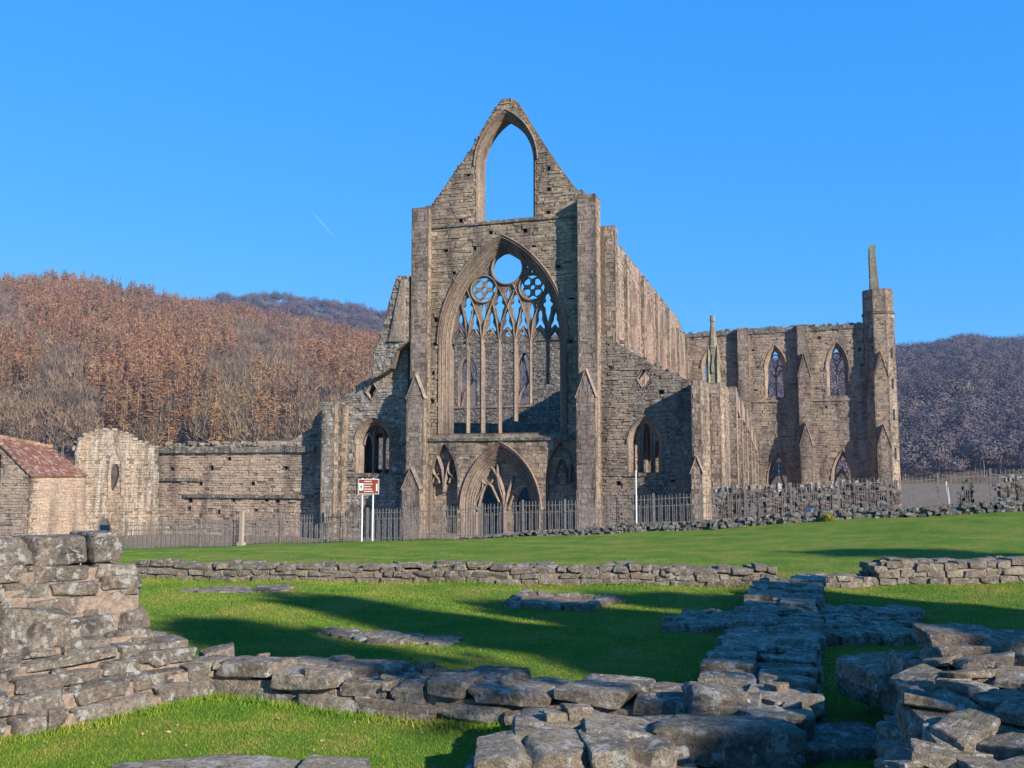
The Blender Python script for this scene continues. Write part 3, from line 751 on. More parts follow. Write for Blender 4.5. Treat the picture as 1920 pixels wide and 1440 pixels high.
# --- south aisle outer wall: broken arcade of window jambs seen edge-on
XO = WX(1352, YAi) + .4
mb = MB(); ys = np.linspace(YAi + 9, YT - 3, 6)
for i, y in enumerate(ys):
    zt = [7.0, 6.8, 6.4, 5.6, 5.0, 4.2][i] + 1.0
    mb.box(XO - 1, XO, y - .7, y + .7, FLOOR, zt, 1)
    south_tile(mb, XO, y - .7, y + .7, FLOOR, zt, 120 + i, w=(.3, .6), h=(.22, .36), prot=(0, .03))
    tile(mb, [(XO - 1, FLOOR), (XO, FLOOR), (XO, zt), (XO - 1, zt)], [], Vector((0, y - .7, 0)), XA, NW_, 0, seed=130 + i, prot=(0, .03))
    if i < 5:
        y2 = ys[i + 1]
        p = [(y + .6, zt - 1.2), (y2 - .6, zt - 1.8), (y2 - .6, zt - .7), (y + (y2 - y) * .5, zt - .1), (y + .6, zt + .1)]
        prism(mb, p, [], Vector((XO - .1, 0, 0)), YA_, NS_, 0, -.6, 0)
        mb.box(XO - .95, XO - .05, y + .6, y2 - .6, FLOOR, 1.0, 1); south_tile(mb, XO - .05, y + .6, y2 - .6, FLOOR, 1.0, 140 + i)
child(mb.build('aisle_arcade', [M['flank'], M['mortar'], M['quoin']]), abbey)

# --- south transept west wall
def tw(l): return WL(l, YT)
poly = tw([(1265, 980), (1645, 980), (1645, 603), (1620, 606), (1560, 610), (1500, 612), (1440, 615), (1380, 619), (1330, 622), (1285, 626), (1265, 628)])
poly = ragged(poly, 2, 9, .5, .1)
wins = []
for L_, R_, yb, ys_, ya in ((1437, 1477, 745, 695, 650), (1553, 1594, 742, 692, 644), (1318, 1353, 720, 690, 653), (1437, 1479, 975, 905, 848), (1557, 1600, 975, 900, 846)):
    wins.append((WX(L_, YT), WX(R_, YT), WZ(L_, yb, YT), WZ(L_, ys_, YT), WZ(L_, ya, YT)))
H = [opening(*w_, 0, 8) for w_ in wins]
mb = MB(); west(mb, poly, H, YT, 1.3, seed=150, prot=(0, .07), w=(.3, .8), h=(.18, .34), gone=.03, put=[(1412, 657), (1421, 688), (1417, 732), (1430, 772), (1536, 633), (1532, 655), (1531, 690), (1531, 730), (1549, 763), (1600, 624), (1612, 655), (1616, 683), (1370, 770), (1420, 866), (1535, 870)])
trans = child(mb.build('transept_wall', [M['trans'], M['mortar'], M['quoin']]), abbey)
for w_ in wins:
    mb = MB(); rings(mb, *w_, [(.16, .0), (.16, .3)], YT, 0, 8, back=1.1)
    stroke(mb, arch(w_[0] - .1, w_[1] + .1, w_[3], w_[4] + .16, 8), .14, YT - .12, YT + .1)
    child(mb.build('window_moulding', M['dress']), trans)
for j, w_ in enumerate(wins[:2]):
    mb = MB(); c0 = (w_[0] + w_[1]) / 2; y0, y1 = YT + .5, YT + .75; wd = w_[1] - w_[0]
    stroke(mb, [(c0, w_[2]), (c0, w_[3] + .3)], .16, y0, y1)
    stroke(mb, [(c0, w_[3] + .2), (c0 - .25, w_[3] + .75), (c0 - .5, w_[3] + 1.1)], .14, y0, y1)
    stroke(mb, [(c0, w_[3] + .2), (c0 + .25, w_[3] + .75), (c0 + (.2 if j == 0 else .5), w_[3] + 1.1)], .14, y0, y1)
    for s_ in (-1, 1):
        e = c0 + s_ * wd * .24
        stroke(mb, [(e - wd * .2, w_[3] - .7), (e - .12, w_[3] - .2), (e, w_[3] + .15), (e + .12, w_[3] - .2), (e + wd * .2, w_[3] - .7)], .12, y0, y1)
    if j == 0: stroke(mb, circle((c0 + .42, w_[3] + .2), .34, 16), .13, y0, y1, closed=True)
    stroke(mb, circle((c0, w_[3] + 1.35), .4, 14), .12, y0, y1, closed=True)
    child(mb.build('window_tracery', M['dress']), trans)
for w_, l in ((wins[3], [(-.9, 1.2), (-.35, 2.0), (.1, 2.3), (.3, 1.6), (.5, .8)]), (wins[4], [(-.8, 1.0), (-.4, 1.9), (-.1, 2.6), (.2, 1.6), (.55, 1.1)])):
    mb = MB(); c0 = (w_[0] + w_[1]) / 2; stroke(mb, [(c0 + a, w_[3] - 1.2 + b) for a, b in l], .22, YT + .5, YT + .8)
    stroke(mb, [(c0 - .9, w_[3] + .2), (c0 - .3, w_[3] + .9), (c0 + .3, w_[3] + .7)], .2, YT + .5, YT + .8)
    child(mb.build('window_tracery', M['dress']), trans)
mb = MB(); mb.box(WX(1290, YT), WX(1640, YT), YT - .12, YT + .1, WZ(1500, 753, YT), WZ(1500, 749, YT))
child(mb.build('string_course', M['quoin']), trans)
mb = MB()
x = WX(1270, YT)
while x < WX(1622, YT):
    l_ = random.uniform(.4, .8); zz = WZ(1270, 628, YT) + (x - WX(1270, YT)) * .012
    mb.box(x, x + l_ - .02, YT - .16 + random.uniform(0, .05), YT + .4, zz - .35 + random.uniform(-.03, .03), zz + .04 + random.uniform(-.1, .05)); x += l_
child(mb.build('wall_coping', M['coping']), trans)
for px0, px1, ytop, st in ((1386, 1410, 615, [(790, None)]), (1499, 1525, 609, [(705, 662), (835, 793)])):
    x0, x1 = WX(px0, YT - .7), WX(px1 - 3, YT - .7)
    s_ = [(.7, FLOOR, WZ(px0, ytop, YT - .7), None)]
    if len(st) == 2: s_ += [(1.25, FLOOR, WZ(px0, st[0][0], YT - 1.2), WZ(px0, st[0][1], YT - 1.2)), (1.7, FLOOR, WZ(px0, st[1][0], YT - 1.7), WZ(px0, st[1][1], YT - 1.7))]
    buttress('buttress', x0, x1, s_, 170 + px0, trans, YT)
# stair turret at the transept corner
mb = MB(); cx, cy = WX(1655, YT), YT + .4
def octo(r, ph=math.pi / 8): return [(cx + r * math.cos(-math.pi / 2 - math.pi / 8 - ph + math.pi / 8 + i * math.pi / 4), cy + r * math.sin(-math.pi / 2 - math.pi / 8 - ph + math.pi / 8 + i * math.pi / 4)) for i in range(8)]
plan_prism(mb, octo(1.62), FLOOR, WZ(1655, 588, YT), 200, edges=(0, 1, 2, 7), w=(.35, .7), h=(.25, .36), prot=(0, .02))
plan_prism(mb, octo(1.58), WZ(1655, 586, YT), WZ(1655, 544, YT), 210, edges=(0, 1, 2, 7), w=(.35, .7), h=(.25, .36), prot=(0, .02))
plan_prism(mb, octo(1.72), WZ(1655, 590, YT), WZ(1655, 587, YT), 215, edges=())
xa_ = (WX(1643, YT - 2), WX(1670, YT - 2))
for i, (ye, ya, p) in enumerate(((705, 659, 1.75), (838, 796, 2.2))): stage(mb, xa_[0], xa_[1], cy - p, cy, FLOOR, WZ(1655, ye, cy - p), WZ(1655, ya, cy - p), 220 + i)
# slit windows: black plates paint in the dark inside each slot
tur = child(mb.build('stair_turret', [M['trans'], M['mortar'], M['quoin']]), abbey)
pl = octo(1.62); p, r_ = Vector((*pl[1], 0)), Vector((*pl[2], 0)); a = (r_ - p).normalized(); nn = Vector((a.y, -a.x, 0)); mid = (p + r_) / 2 + nn * .03
for y in (663, 720, 778, 850):
    mb = MB(); z = WZ(1680, y, YT)
    prism(mb, [(-.13, z - .55), (.13, z - .55), (.13, z + .55), (-.13, z + .55)], [], mid, a, nn, .012, -.3); child(mb.build('slit_dark_plate', M['black']), tur)
mb = MB(); zc = WZ(1655, 546, YT)
x0, x1 = WX(1645, YT), WX(1658.5, YT)
zt = WZ(1650, 465, YT); k = 0; z = zc
while z < zt:
    h_ = .42; sh = (1 - (z - zc) / (zt - zc)); j = random.uniform(-.02, .02)
    mb.box(x0 - .18 + j, x1 - .35 + .3 * sh + j, cy - 1.1, cy + .6, z, z + h_ - .01); z += h_
mb.box(x0 - .05, x1 - .25, cy - 1.0, cy + .3, z - .02, z + .25)
child(mb.build('turret_fragment', [masonry('green_stained_stone', [(.22, .21, .15), (.28, .26, .19)], (.2, .2, .1), .5, .1, .4)]), tur)

# --- north transept wall, seen through the great window
poly = WL([(700, 1000), (1150, 1000), (1150, 632), (1060, 622), (1040, 628), (1000, 622), (960, 630), (900, 618), (850, 622), (800, 640), (760, 700), (700, 780)], YT)
poly = ragged(poly, 2, 11, .6, .25)
H = [opening(WX(l, YT), WX(r, YT), WZ(l, b_, YT), WZ(l, s_, YT), WZ(l, t_, YT), 0, 8) for l, r, b_, s_, t_ in ((858, 893, 762, 700, 665), (968, 996, 756, 690, 660))]
mb = MB(); west(mb, poly, H, YT, 1.3, seed=240, prot=(0, .08), w=(.3, .8), h=(.18, .36), gone=.04)
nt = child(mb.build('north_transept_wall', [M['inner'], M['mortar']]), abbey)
mb = MB()
for l, r, b_, s_, t_ in ((858, 893, 762, 700, 665), (968, 996, 756, 690, 660)):
    c0 = (WX(l, YT) + WX(r, YT)) / 2
    stroke(mb, [(c0 - .9, WZ(l, b_, YT)), (c0 - .5, WZ(l, 735, YT)), (c0 + .4, WZ(l, 715, YT)), (c0, WZ(l, 690, YT)), (c0 - .3, WZ(l, 668, YT))], .28, YT + .4, YT + .7)
    rings(mb, WX(l, YT), WX(r, YT), WZ(l, b_, YT), WZ(l, s_, YT), WZ(l, t_, YT), [(.15, 0)], YT, 0, 8, back=1)
mb.box(WX(850, YT), WX(1060, YT), YT - .15, YT + .1, WZ(950, 764, YT), WZ(950, 760, YT))
child(mb.build('window_stub', M['dress']), nt)
# north range of the nave at aisle height, closing the view through the doors
mb = MB(); yy = YF + 22
west(mb, [(WX(790, yy), FLOOR), (WX(1120, yy), FLOOR), (WX(1120, yy), WZ(900, 800, yy)), (WX(790, yy), WZ(900, 790, yy))], [], yy, .9, seed=250)
child(mb.build('inner_screen_wall', [M['aisle'], M['mortar']]), abbey)

# --- north aisle west wall
poly = WL([(598, 1040), (765, 1040), (765, 640), (742, 655), (730, 690), (714, 700), (700, 705), (690, 712), (668, 724), (655, 735), (640, 745), (625, 752), (612, 758), (598, 775)], YAi)
poly = ragged(poly, 2, 13, .35, .16)
bx = (WX(668, YAi), WX(733, YAi)); bz0 = WZ(700, 887, YAi); bzs = WZ(700, 828, YAi); bza = WZ(700, 786, YAi)
H_b = opening(*bx, bz0, bzs, bza); H_q = WL([(686, 735), (697, 750), (709, 731), (699, 716)], YAi)
mb = MB(); west(mb, poly, [H_b, H_q], YAi, 1.1, seed=260, prot=(0, .07), w=(.25, .7), h=(.13, .26), gone=.03)
na = child(mb.build('aisle_wall', [M['lichen'], M['mortar'], M['quoin']]), abbey)
mb = MB(); rings(mb, *bx, bz0, bzs, bza, [(.14, .0), (.16, .22)], YAi, 0, 10, back=.8)
stroke(mb, arch(bx[0] - .08, bx[1] + .08, bzs, bza + .12, 10), .12, YAi - .1, YAi + .1)
child(mb.build('aisle_window_moulding', M['dress']), na)
mb = MB(); stroke(mb, H_q, .24, YAi - .12, YAi + .5, closed=True); child(mb.build('lozenge_opening', M['dress']), na)
mb = MB(); c0 = (bx[0] + bx[1]) / 2 + .15; wd = bx[1] - bx[0]
for s_ in (-1, 1): stroke(mb, [(c0 + s_ * wd * .15, bz0), (c0 + s_ * wd * .15, bzs + .6), (c0 + s_ * wd * .05, bza - .4)], .15, YAi + .45, YAi + .7)
for s_ in (-1, 1): stroke(mb, arch(c0 + s_ * wd * .29 - .32, c0 + s_ * wd * .29 + .32, bzs - .2, bzs + .6, 6), .12, YAi + .45, YAi + .65)
child(mb.build('aisle_window_tracery', M['dress']), na)
mb = MB(); mb.box(WX(605), WX(757), YAi - .12, YAi + .1, WZ(690, 894, YAi), WZ(690, 888, YAi))
child(mb.build('string_course', M['coping']), na)
mb = MB(); west(mb, WL([(590, 1040), (760, 1040), (760, 880), (590, 880)], YAi + 7), [], YAi + 7, .8, seed=262)
west(mb, WL([(1130, 1040), (1310, 1040), (1310, 730), (1130, 730)], YAi + 16), [], YAi + 16, .8, seed=263)
child(mb.build('aisle_cross_wall', [M['aisle'], M['mortar']]), abbey)
mb = MB(); zv = WZ(700, 745, YAi) - .2  # unseen slabs added behind the north aisle wall to darken its window
mb.box(WX(606, YAi), WX(765, YAi) + .2, YAi + 1.12, YAi + 9, zv - 2.2, zv - 1.7)
mb.box(WX(606, YAi) - .4, WX(606, YAi), YAi + 1.12, YAi + 9, FLOOR, zv - 1.7)
child(mb.build('aisle_shade_slab', [M['aisle']]), abbey); mb = MB()
mb.box(XN - .02, WX(1300, YAi), YAi + 1.12, YAi + 18, WZ(1200, 742, YAi), WZ(1200, 730, YAi))  # unseen roof slab added to keep the south aisle window dark
child(mb.build('aisle_shade_slab', [M['aisle']]), abbey)
# its outer corner buttress
Yp = YAi - 1.5
mb = MB(); x0, x1 = WX(603, Yp), WX(627, Yp)
stage(mb, x0, x1, Yp, YAi + .1, FLOOR, WZ(615, 752, Yp), None, 270)
stage(mb, x0 - .04, x1 + .25, YAi - .9, YAi + .5, FLOOR, WZ(615, 757, Yp), None, 275)
child(mb.build('buttress', [M['lichen'], M['mortar'], M['quoin']]), abbey)['label'] = 'lichened broken buttress at the outer corner of the north aisle'
# raking remains of the nave's north wall above the aisle
Yk = YF - .55
poly = WL([(696, 712), (716, 702), (734, 690), (744, 657), (767, 640), (767, 517), (745, 517), (738, 535), (728, 570), (718, 610), (708, 640), (699, 655), (700, 690)], Yk)
poly = ragged(poly, 6, 13, .35, .12)
mb = MB(); west(mb, poly, [], Yk, 2.4, seed=280, prot=(0, .07), w=(.22, .5), h=(.14, .28))
child(mb.build('broken_wall_end', [M['lichen'], M['mortar']]), abbey)
mb = MB(); west(mb, WL([(728, 640), (759, 640), (759, 524), (752, 524)], Yk - .14), [], Yk - .14, .3, seed=285, prot=(0, .03), w=(.5, .9), h=(.3, .4), gone=0)
child(mb.build('flyer_remains', [M['quoin'], M['quoin']]), abbey)

# weeds and loose stones on the wall tops
rk = Rocks(11); tv = []; tf = []
def tuft(p, n, h, w=.04):
    for _ in range(n):
        b0 = p + Vector((random.uniform(-.2, .2), random.uniform(-.2, .2), 0)); d = Vector((random.uniform(-.5, .5), random.uniform(-.5, .5), 1)) * h * random.uniform(.4, 1)
        a_ = Vector((random.uniform(-1, 1), random.uniform(-1, 1), 0)).normalized() * w; k = len(tv)
        tv.extend([tuple(b0 - a_), tuple(b0 + a_), tuple(b0 + d)]); tf.append((k, k + 1, k + 2))
for pl_, Y, prob in ((WL([(1285, 625), (1380, 618), (1500, 611), (1620, 605)], YT), YT, .9), (WL([(600, 772), (640, 744), (690, 711), (742, 655)], YAi), YAi, .35),
                     (WL([(808, 386), (880, 284), (940, 186), (970, 190)], YF), YF, .25), (WL([(1122, 623), (1190, 663), (1290, 712)], YAi), YAi, .15),
                     (WL([(850, 622), (960, 626), (1060, 622)], YT), YT, .6)):
    for p, r_ in zip(pl_, pl_[1:]):
        for k in range(int(math.dist(p, r_) / .3)):
            t_ = random.random(); c0 = Vector((p[0] + (r_[0] - p[0]) * t_, Y + random.uniform(.1, .9), p[1] + (r_[1] - p[1]) * t_))
            if random.random() < prob: tuft(c0 - Vector((0, 0, .08)), 10, .4, .05)
            if random.random() < .3: r1 = Rocks(len(tv) + k); r1.rock(tuple(c0), (random.uniform(.25, .5), .4, random.uniform(.15, .3)), random.uniform(0, 3), 3, .06); child(r1.build('loose_stone', M['rockfar']), abbey)
for k in range(40):
    y = YT - random.uniform(0, 22) ** 1.0; tuft(Vector((XN - random.uniform(.1, 1.0), y, ztop - .3)), 12, .5, .06)
child(np_mesh('wall_top_weeds', tv, tf, M['tuft']), abbey)

# ------------------------------------------------------------------ cloister wall, lancet ruin and barn
clo = thing('cloister_wall', 'long brown rubble wall with dark coping joining the church on its left', 'ruined wall', loc=(WX(430), YF, FLOOR))
bpy.context.view_layer.update()
def kid(o, par):
    o.parent = par; o.matrix_parent_inverse = par.matrix_world.inverted(); return o
poly = WL([(262, 1040), (612, 1040), (612, 765), (600, 772), (590, 783), (584, 803), (562, 815), (545, 826), (500, 828), (430, 830), (360, 832), (300, 838), (262, 842)])
poly = ragged(poly, 2, 12, .5, .12)
mb = MB(); west(mb, poly, [], YF, .9, seed=300, prot=(0, .07), w=(.25, .7), h=(.13, .26), gone=.03, put=[(323, 880), (397, 878), (376, 907), (474, 907), (536, 877), (355, 953), (357, 938), (438, 938), (500, 940), (521, 940), (488, 975), (430, 860), (480, 955), (410, 960)])
kid(mb.build('wall', [M['clois'], M['mortar']]), clo)
mb = MB(); x = WX(290)
while x < WX(590):
    l_ = random.uniform(.4, .9); mb.box(x, x + l_ - .015, YF - .2 + random.uniform(-.04, .04), YF + .3, WZ(420, 849), WZ(420, 838) + random.uniform(-.06, .08)); x += l_
kid(mb.build('coping', M['coping']), clo)
for l, r, y in ((272, 372, 899), (350, 600, 930)):
    mb = MB(); x = WX(l)
    while x < WX(r):
        l_ = random.uniform(.35, .8); mb.box(x, x + l_ - .02, YF - .17 + random.uniform(-.05, .05), YF + .1, WZ(400, y + 3), WZ(400, y - 3) + random.uniform(-.03, .03)); x += l_
    kid(mb.build('string_course', M['coping']), clo)
rk = Rocks(5)
for k in range(60):
    x = random.uniform(WX(296), WX(585)); rk.rock((x, YF + random.uniform(0, .6), WZ(430, 833) + random.uniform(-.1, .12)), (random.uniform(.3, .6), .45, random.uniform(.15, .3)), random.uniform(0, 3), 3, .06)
kid(rk.build('loose_top_stones', M['rockfar']), clo)

lan = thing('lancet_ruin', 'pale lichen-streaked ruined wall with a jagged pointed opening between barn and brown wall', 'ruined wall', loc=(WX(220), YF - 2, FLOOR))
bpy.context.view_layer.update()
oL = Vector((WX(298, YF - .3), YF - .3, 0)); aL = Vector((math.cos(R(45)), math.sin(R(45)), 0)); nL_ = Vector((aL.y, -aL.x, 0))
def LV(l): return [V(x, y, oL, aL) for x, y in l]
poly = LV([(140, 1045), (298, 1045), (298, 840), (285, 836), (262, 828), (236, 812), (215, 806), (200, 805), (182, 808), (160, 815), (146, 828), (140, 850)])
poly = ragged(poly, 2, 11, .3, .1)
H1 = LV([(211, 921), (206, 908), (205, 892), (209, 878), (216, 866), (222, 876), (223, 892), (218, 907)]); H2 = LV([(186, 1046.5), (187, 980), (193, 970), (201, 974), (206, 985), (206, 1046.5)])
H2 = LV([(186, 1030), (187, 980), (193, 970), (201, 974), (206, 985), (206, 1030)])
mb = MB(); prism(mb, poly, [H1, H2], oL, aL, nL_, 0, -1.0, 1); tile(mb, poly, [H1, H2], oL, aL, nL_, 0, seed=310, w=(.2, .5), h=(.12, .24), prot=(0, .06), gone=.03)
kid(mb.build('wall', [M['streak'], M['mortar']]), lan)
mb = MB(); pts = LV([(205, 935), (205, 890), (207, 866), (212, 852), (217, 842), (224, 852), (229, 866), (230, 890), (229, 930)])
for p, r_ in zip(pts, pts[1:]):
    d = Vector((r_[0] - p[0], 0, r_[1] - p[1])); n_ = max(1, int(d.length / .4))
    for k in range(n_):
        t0, t1 = k / n_, (k + .96) / n_
        A = [oL + aL * (p[0] + d.x * t_) + Vector((0, 0, p[1] + d.z * t_)) for t_ in (t0, t1)]
        off = (aL * -d.z + Vector((0, 0, d.x))).normalized() * .1
        vs = [A[0] + off + nL_ * .1, A[1] + off + nL_ * .1, A[1] - off + nL_ * .1, A[0] - off + nL_ * .1]; vs += [v_ - nL_ * .2 for v_ in vs]
        mb.add(vs, [(0, 1, 2, 3), (0, 4, 5, 1), (1, 5, 6, 2), (2, 6, 7, 3), (3, 7, 4, 0)])
kid(mb.build('arch_surround', M['quoin']), lan)
rk = Rocks(6)
for p, r_ in zip(poly[2:-1], poly[3:]):
    if p[1] < 1: continue
    c0 = oL + aL * p[0] - nL_ * random.uniform(.1, .8); rk = Rocks(int(c0.x * 90) % 999); rk.rock((c0.x, c0.y, p[1]), (random.uniform(.25, .5), .4, random.uniform(.15, .3)), random.uniform(0, 3), 3, .06); kid(rk.build('loose_stone', M['streak']), lan)

barn = thing('stone_barn', 'small stone barn with red tiled roof behind the ruined corner wall', 'barn', loc=(-47, 48, FLOOR))
bpy.context.view_layer.update()
Yb0, Yb1 = 46.0, 50.7
xb = W(57, 888, Yb0)[0]; ze = WZ(57, 889, Yb0); xr = xb - 3.1; zr = ze + 2.35
mb = MB(); gp = [(xb - 6.2, FLOOR), (xb, FLOOR), (xb, ze), (xr, zr), (xb - 6.2, ze)]
hw_ = [(WX(-40, Yb0), WZ(0, 918, Yb0)), (WX(5, Yb0), WZ(0, 918, Yb0)), (WX(5, Yb0), WZ(0, 852, Yb0)), (WX(-40, Yb0), WZ(0, 852, Yb0))]
west(mb, gp, [hw_], Yb0, .6, seed=320, w=(.2, .55), h=(.12, .24), prot=(0, .04))
o_ = mb.build('gable_wall', [M['clois'], M['mortar']]); kid(o_, barn)
mb = MB(); mb.box(xb - .6, xb - .01, Yb0 + .6, Yb1, FLOOR, ze - .01, 1); south_tile(mb, xb - .005, Yb0 + .02, Yb1, FLOOR, ze - .02, 330, w=(.25, .6), h=(.12, .24), prot=(0, .03))
kid(mb.build('side_wall', [M['barn'], M['barn']]), barn)
mb = MB()
mb.add([(xb + .14, Yb0 - .1, ze - .06), (xb + .14, Yb1, ze - .06), (xr, Yb1, zr - .5), (xr, Yb0 - .1, zr + .06), (xb + .14, Yb0 - .1, ze - .16), (xb + .14, Yb1, ze - .16), (xr, Yb1, zr - .61), (xr, Yb0 - .1, zr - .05)],
       [(0, 1, 2, 3), (7, 6, 5, 4), (0, 4, 5, 1), (1, 5, 6, 2), (3, 2, 6, 7), (0, 3, 7, 4)])
x2 = xb - 6.34
mb.add([(x2, Yb0 - .1, ze - .06), (x2, Yb1, ze - .06), (xr, Yb1, zr - .5), (xr, Yb0 - .1, zr + .06), (x2, Yb0 - .1, ze - .16), (x2, Yb1, ze - .16), (xr, Yb1, zr - .61), (xr, Yb0 - .1, zr - .05)],
       [(0, 1, 2, 3), (7, 6, 5, 4), (0, 4, 5, 1), (1, 5, 6, 2), (0, 3, 7, 4)])
rf = kid(mb.build('roof', M['tiles']), barn)
mb = MB(); y = Yb0 - .1
while y < Yb1: dz_ = -.56 * (y - Yb0) / (Yb1 - Yb0); mb.box(xr - .14, xr + .14, y, y + .37, zr + dz_ - .06, zr + dz_ + .15 + random.uniform(-.02, .02)); y += .38
kid(mb.build('ridge_tiles', M['cream'] if False else masonry('ridge_clay', [(.36, .24, .17), (.3, .17, .11)], (.4, .33, .24), .5)), rf)
mb = MB(); mb.box(hw_[0][0], hw_[1][0], Yb0 + .35, Yb0 + .45, hw_[0][1], hw_[2][1]); kid(mb.build('window_panel', M['black']), barn)  # black panel set back inside the gable opening

# ------------------------------------------------------------------ railings, kerb wall, rubble walls
def fpt(px):                      # point of the railing line under a picture column
    k = (px - 960) / F; v = 37.35 / (1 + .3714 * k); u = k * v; return u, v
def fence(label, px0, px1, hgt, npan, post_every=1, postmat='iron', bar=.0115, skip=()):
    u0, v0 = fpt(px0); u1, v1 = fpt(px1)
    f_ = thing('iron_railings', label, 'railings', 'iron railings along the lane', loc=tuple(uv((u0 + u1) / 2, (v0 + v1) / 2, gzp((u0 + u1) / 2, (v0 + v1) / 2))))
    bpy.context.view_layer.update()
    L = math.hypot(u1 - u0, v1 - v0); n = int(L / .135); per = n / npan
    def at(t, z): u = u0 + (u1 - u0) * t; v = v0 + (v1 - v0) * t; return uv(u, v, gzp(u, v) + z)
    ax_ = (at(1, 0) - at(0, 0)).normalized(); ax_.z = 0; pr = Vector((-ax_.y, ax_.x, 0))
    def bar_(mb, p, r_, w):
        for_ = ax_ * w; g_ = pr * w
        d = (r_ - p)
        if abs(d.z) < d.length * .7: for_ = Vector((0, 0, w))
        vs = [p - for_ - g_, p + for_ - g_, p + for_ + g_, p - for_ + g_, r_ - for_ - g_, r_ + for_ - g_, r_ + for_ + g_, r_ - for_ + g_]
        mb.add(vs, [(0, 1, 5, 4), (1, 2, 6, 5), (2, 3, 7, 6), (3, 0, 4, 7), (4, 5, 6, 7), (3, 2, 1, 0)])
    for k in range(npan):
        mb = MB()
        for i in range(int(k * per), int((k + 1) * per)):
            t = (i + .5) / n; j = random.uniform(-.02, .02); lean = random.gauss(0, .012)
            bar_(mb, at(t, .02), at(t, hgt + j) + ax_ * lean, bar)
            if i % 2: bar_(mb, at(t, .02) + ax_ * .067, at(t, hgt * .74 + j) + ax_ * (.067 + lean), bar * .9)
        t0, t1 = k / npan, (k + 1) / npan
        for z in (.12, hgt - .16, hgt * .68): bar_(mb, at(t0, z), at(t1, z), .013)
        kid(mb.build('railing_panel', M['iron']), f_)
        mb = MB(); bar_(mb, at(t0, -.2), at(t0, hgt + .06), .035); bar_(mb, at(t0, .1), at(t0, hgt * .6) , .03)
        kid(mb.build('post', M['iron']), f_)
    return f_
fence('low rusty railings below the brown cloister wall, with a wooden post', 244, 690, 1.22, 6)
fence('taller grey iron railings along the lane in front of the church door', 691, 1310, 1.34, 8)
fence('iron railings climbing to the right in front of the rubble wall', 1311, 2060, 1.36, 8)
mb = MB(); u, v = fpt(462); u -= .05; v -= .15; p = uv(u, v, gzp(u, v)); mb.box(p.x - .08, p.x + .08, p.y - .08, p.y + .08, p.z - .2, p.z + 1.48); mb.box(p.x - .09, p.x + .09, p.y - .09, p.y + .09, p.z + 1.485, p.z + 1.53)
mb.box(p.x - .14, p.x + .14, p.y - .14, p.y + .14, p.z - .1, p.z + .16)
tag(mb.build('gate_post', M['wood']), 'wooden post rising from the railings below the brown wall', 'post')

rk = Rocks(21); px = 862
while px < 2060:
    u, v = fpt(px); v -= .25; h_ = .13 + .2 * min(1, max(0, (px - 862) / 350)); z = gzp(u, v)
    for c_ in range(3):
        if c_ == 2 and h_ < .2: continue
        rk.rock(tuple(uv(u + random.uniform(-.1, .1), v + random.uniform(-.08, .08), z + h_ * (.2 + .34 * c_) - .03)), (random.uniform(.14, .36), .36, h_ * .42), random.uniform(-.3, .3), 4, .08, .12)
    px += random.uniform(5, 9)
tag(rk.build('kerb_wall', M['rockdark']), 'low dark stone kerb wall at the foot of the railings', 'kerb wall')
def rubble_wall(px0, px1, y0, y1, label, seed, back=1.6):
    w = thing('rubble_wall', label, 'rubble wall'); rk = Rocks(seed); cap = Rocks(seed + 1); px = px0
    k0, k1 = (px0 - 960) / F, (px1 - 960) / F
    while px < px1:
        u, v = fpt(px); v += back; u = (px - 960) / F * v; z = gzp(u, v - back) - .5
        zt = EYE + (887 - (y0 + (y1 - y0) * (px - px0) / (px1 - px0))) / F * v
        while z < zt:
            h_ = random.uniform(.07, .15); rk.rock(tuple(uv(u + random.uniform(-.08, .08), v + random.uniform(-.06, .06), z)), (random.uniform(.12, .3), .26, h_ * 1.2), random.uniform(-.3, .3), 3, .07); z += h_
        if random.random() < .75: cap.rock(tuple(uv(u, v + random.uniform(-.1, .1), zt + random.uniform(.0, .1))), (random.uniform(.07, .18), .2, random.uniform(.16, .36)), random.uniform(-.6, .6), 3, .09, .25)
        px += 6
    rk.build('masonry', M['rubble'], w); cap.build('coping_stones', M['rubblecap'], w)
M['rubble'] = masonry('mottled_rubble', [(.12, .08, .075), (.2, .145, .13), (.08, .07, .065), (.26, .23, .21), (.16, .11, .1)], (.15, .11, .1), .4, .35, .35)
M['rubblecap'] = masonry('pale_cap_stones', [(.24, .22, .2), (.36, .34, .31), (.17, .15, .14)], (.22, .2, .18), .3, .4, .3)
rubble_wall(1342, 1682, 922, 908, 'mottled rubble wall with pale upright cap stones behind the railings by the turret', 31)
rubble_wall(1868, 2050, 903, 893, 'short rubble wall at the right edge beyond the railings', 35)

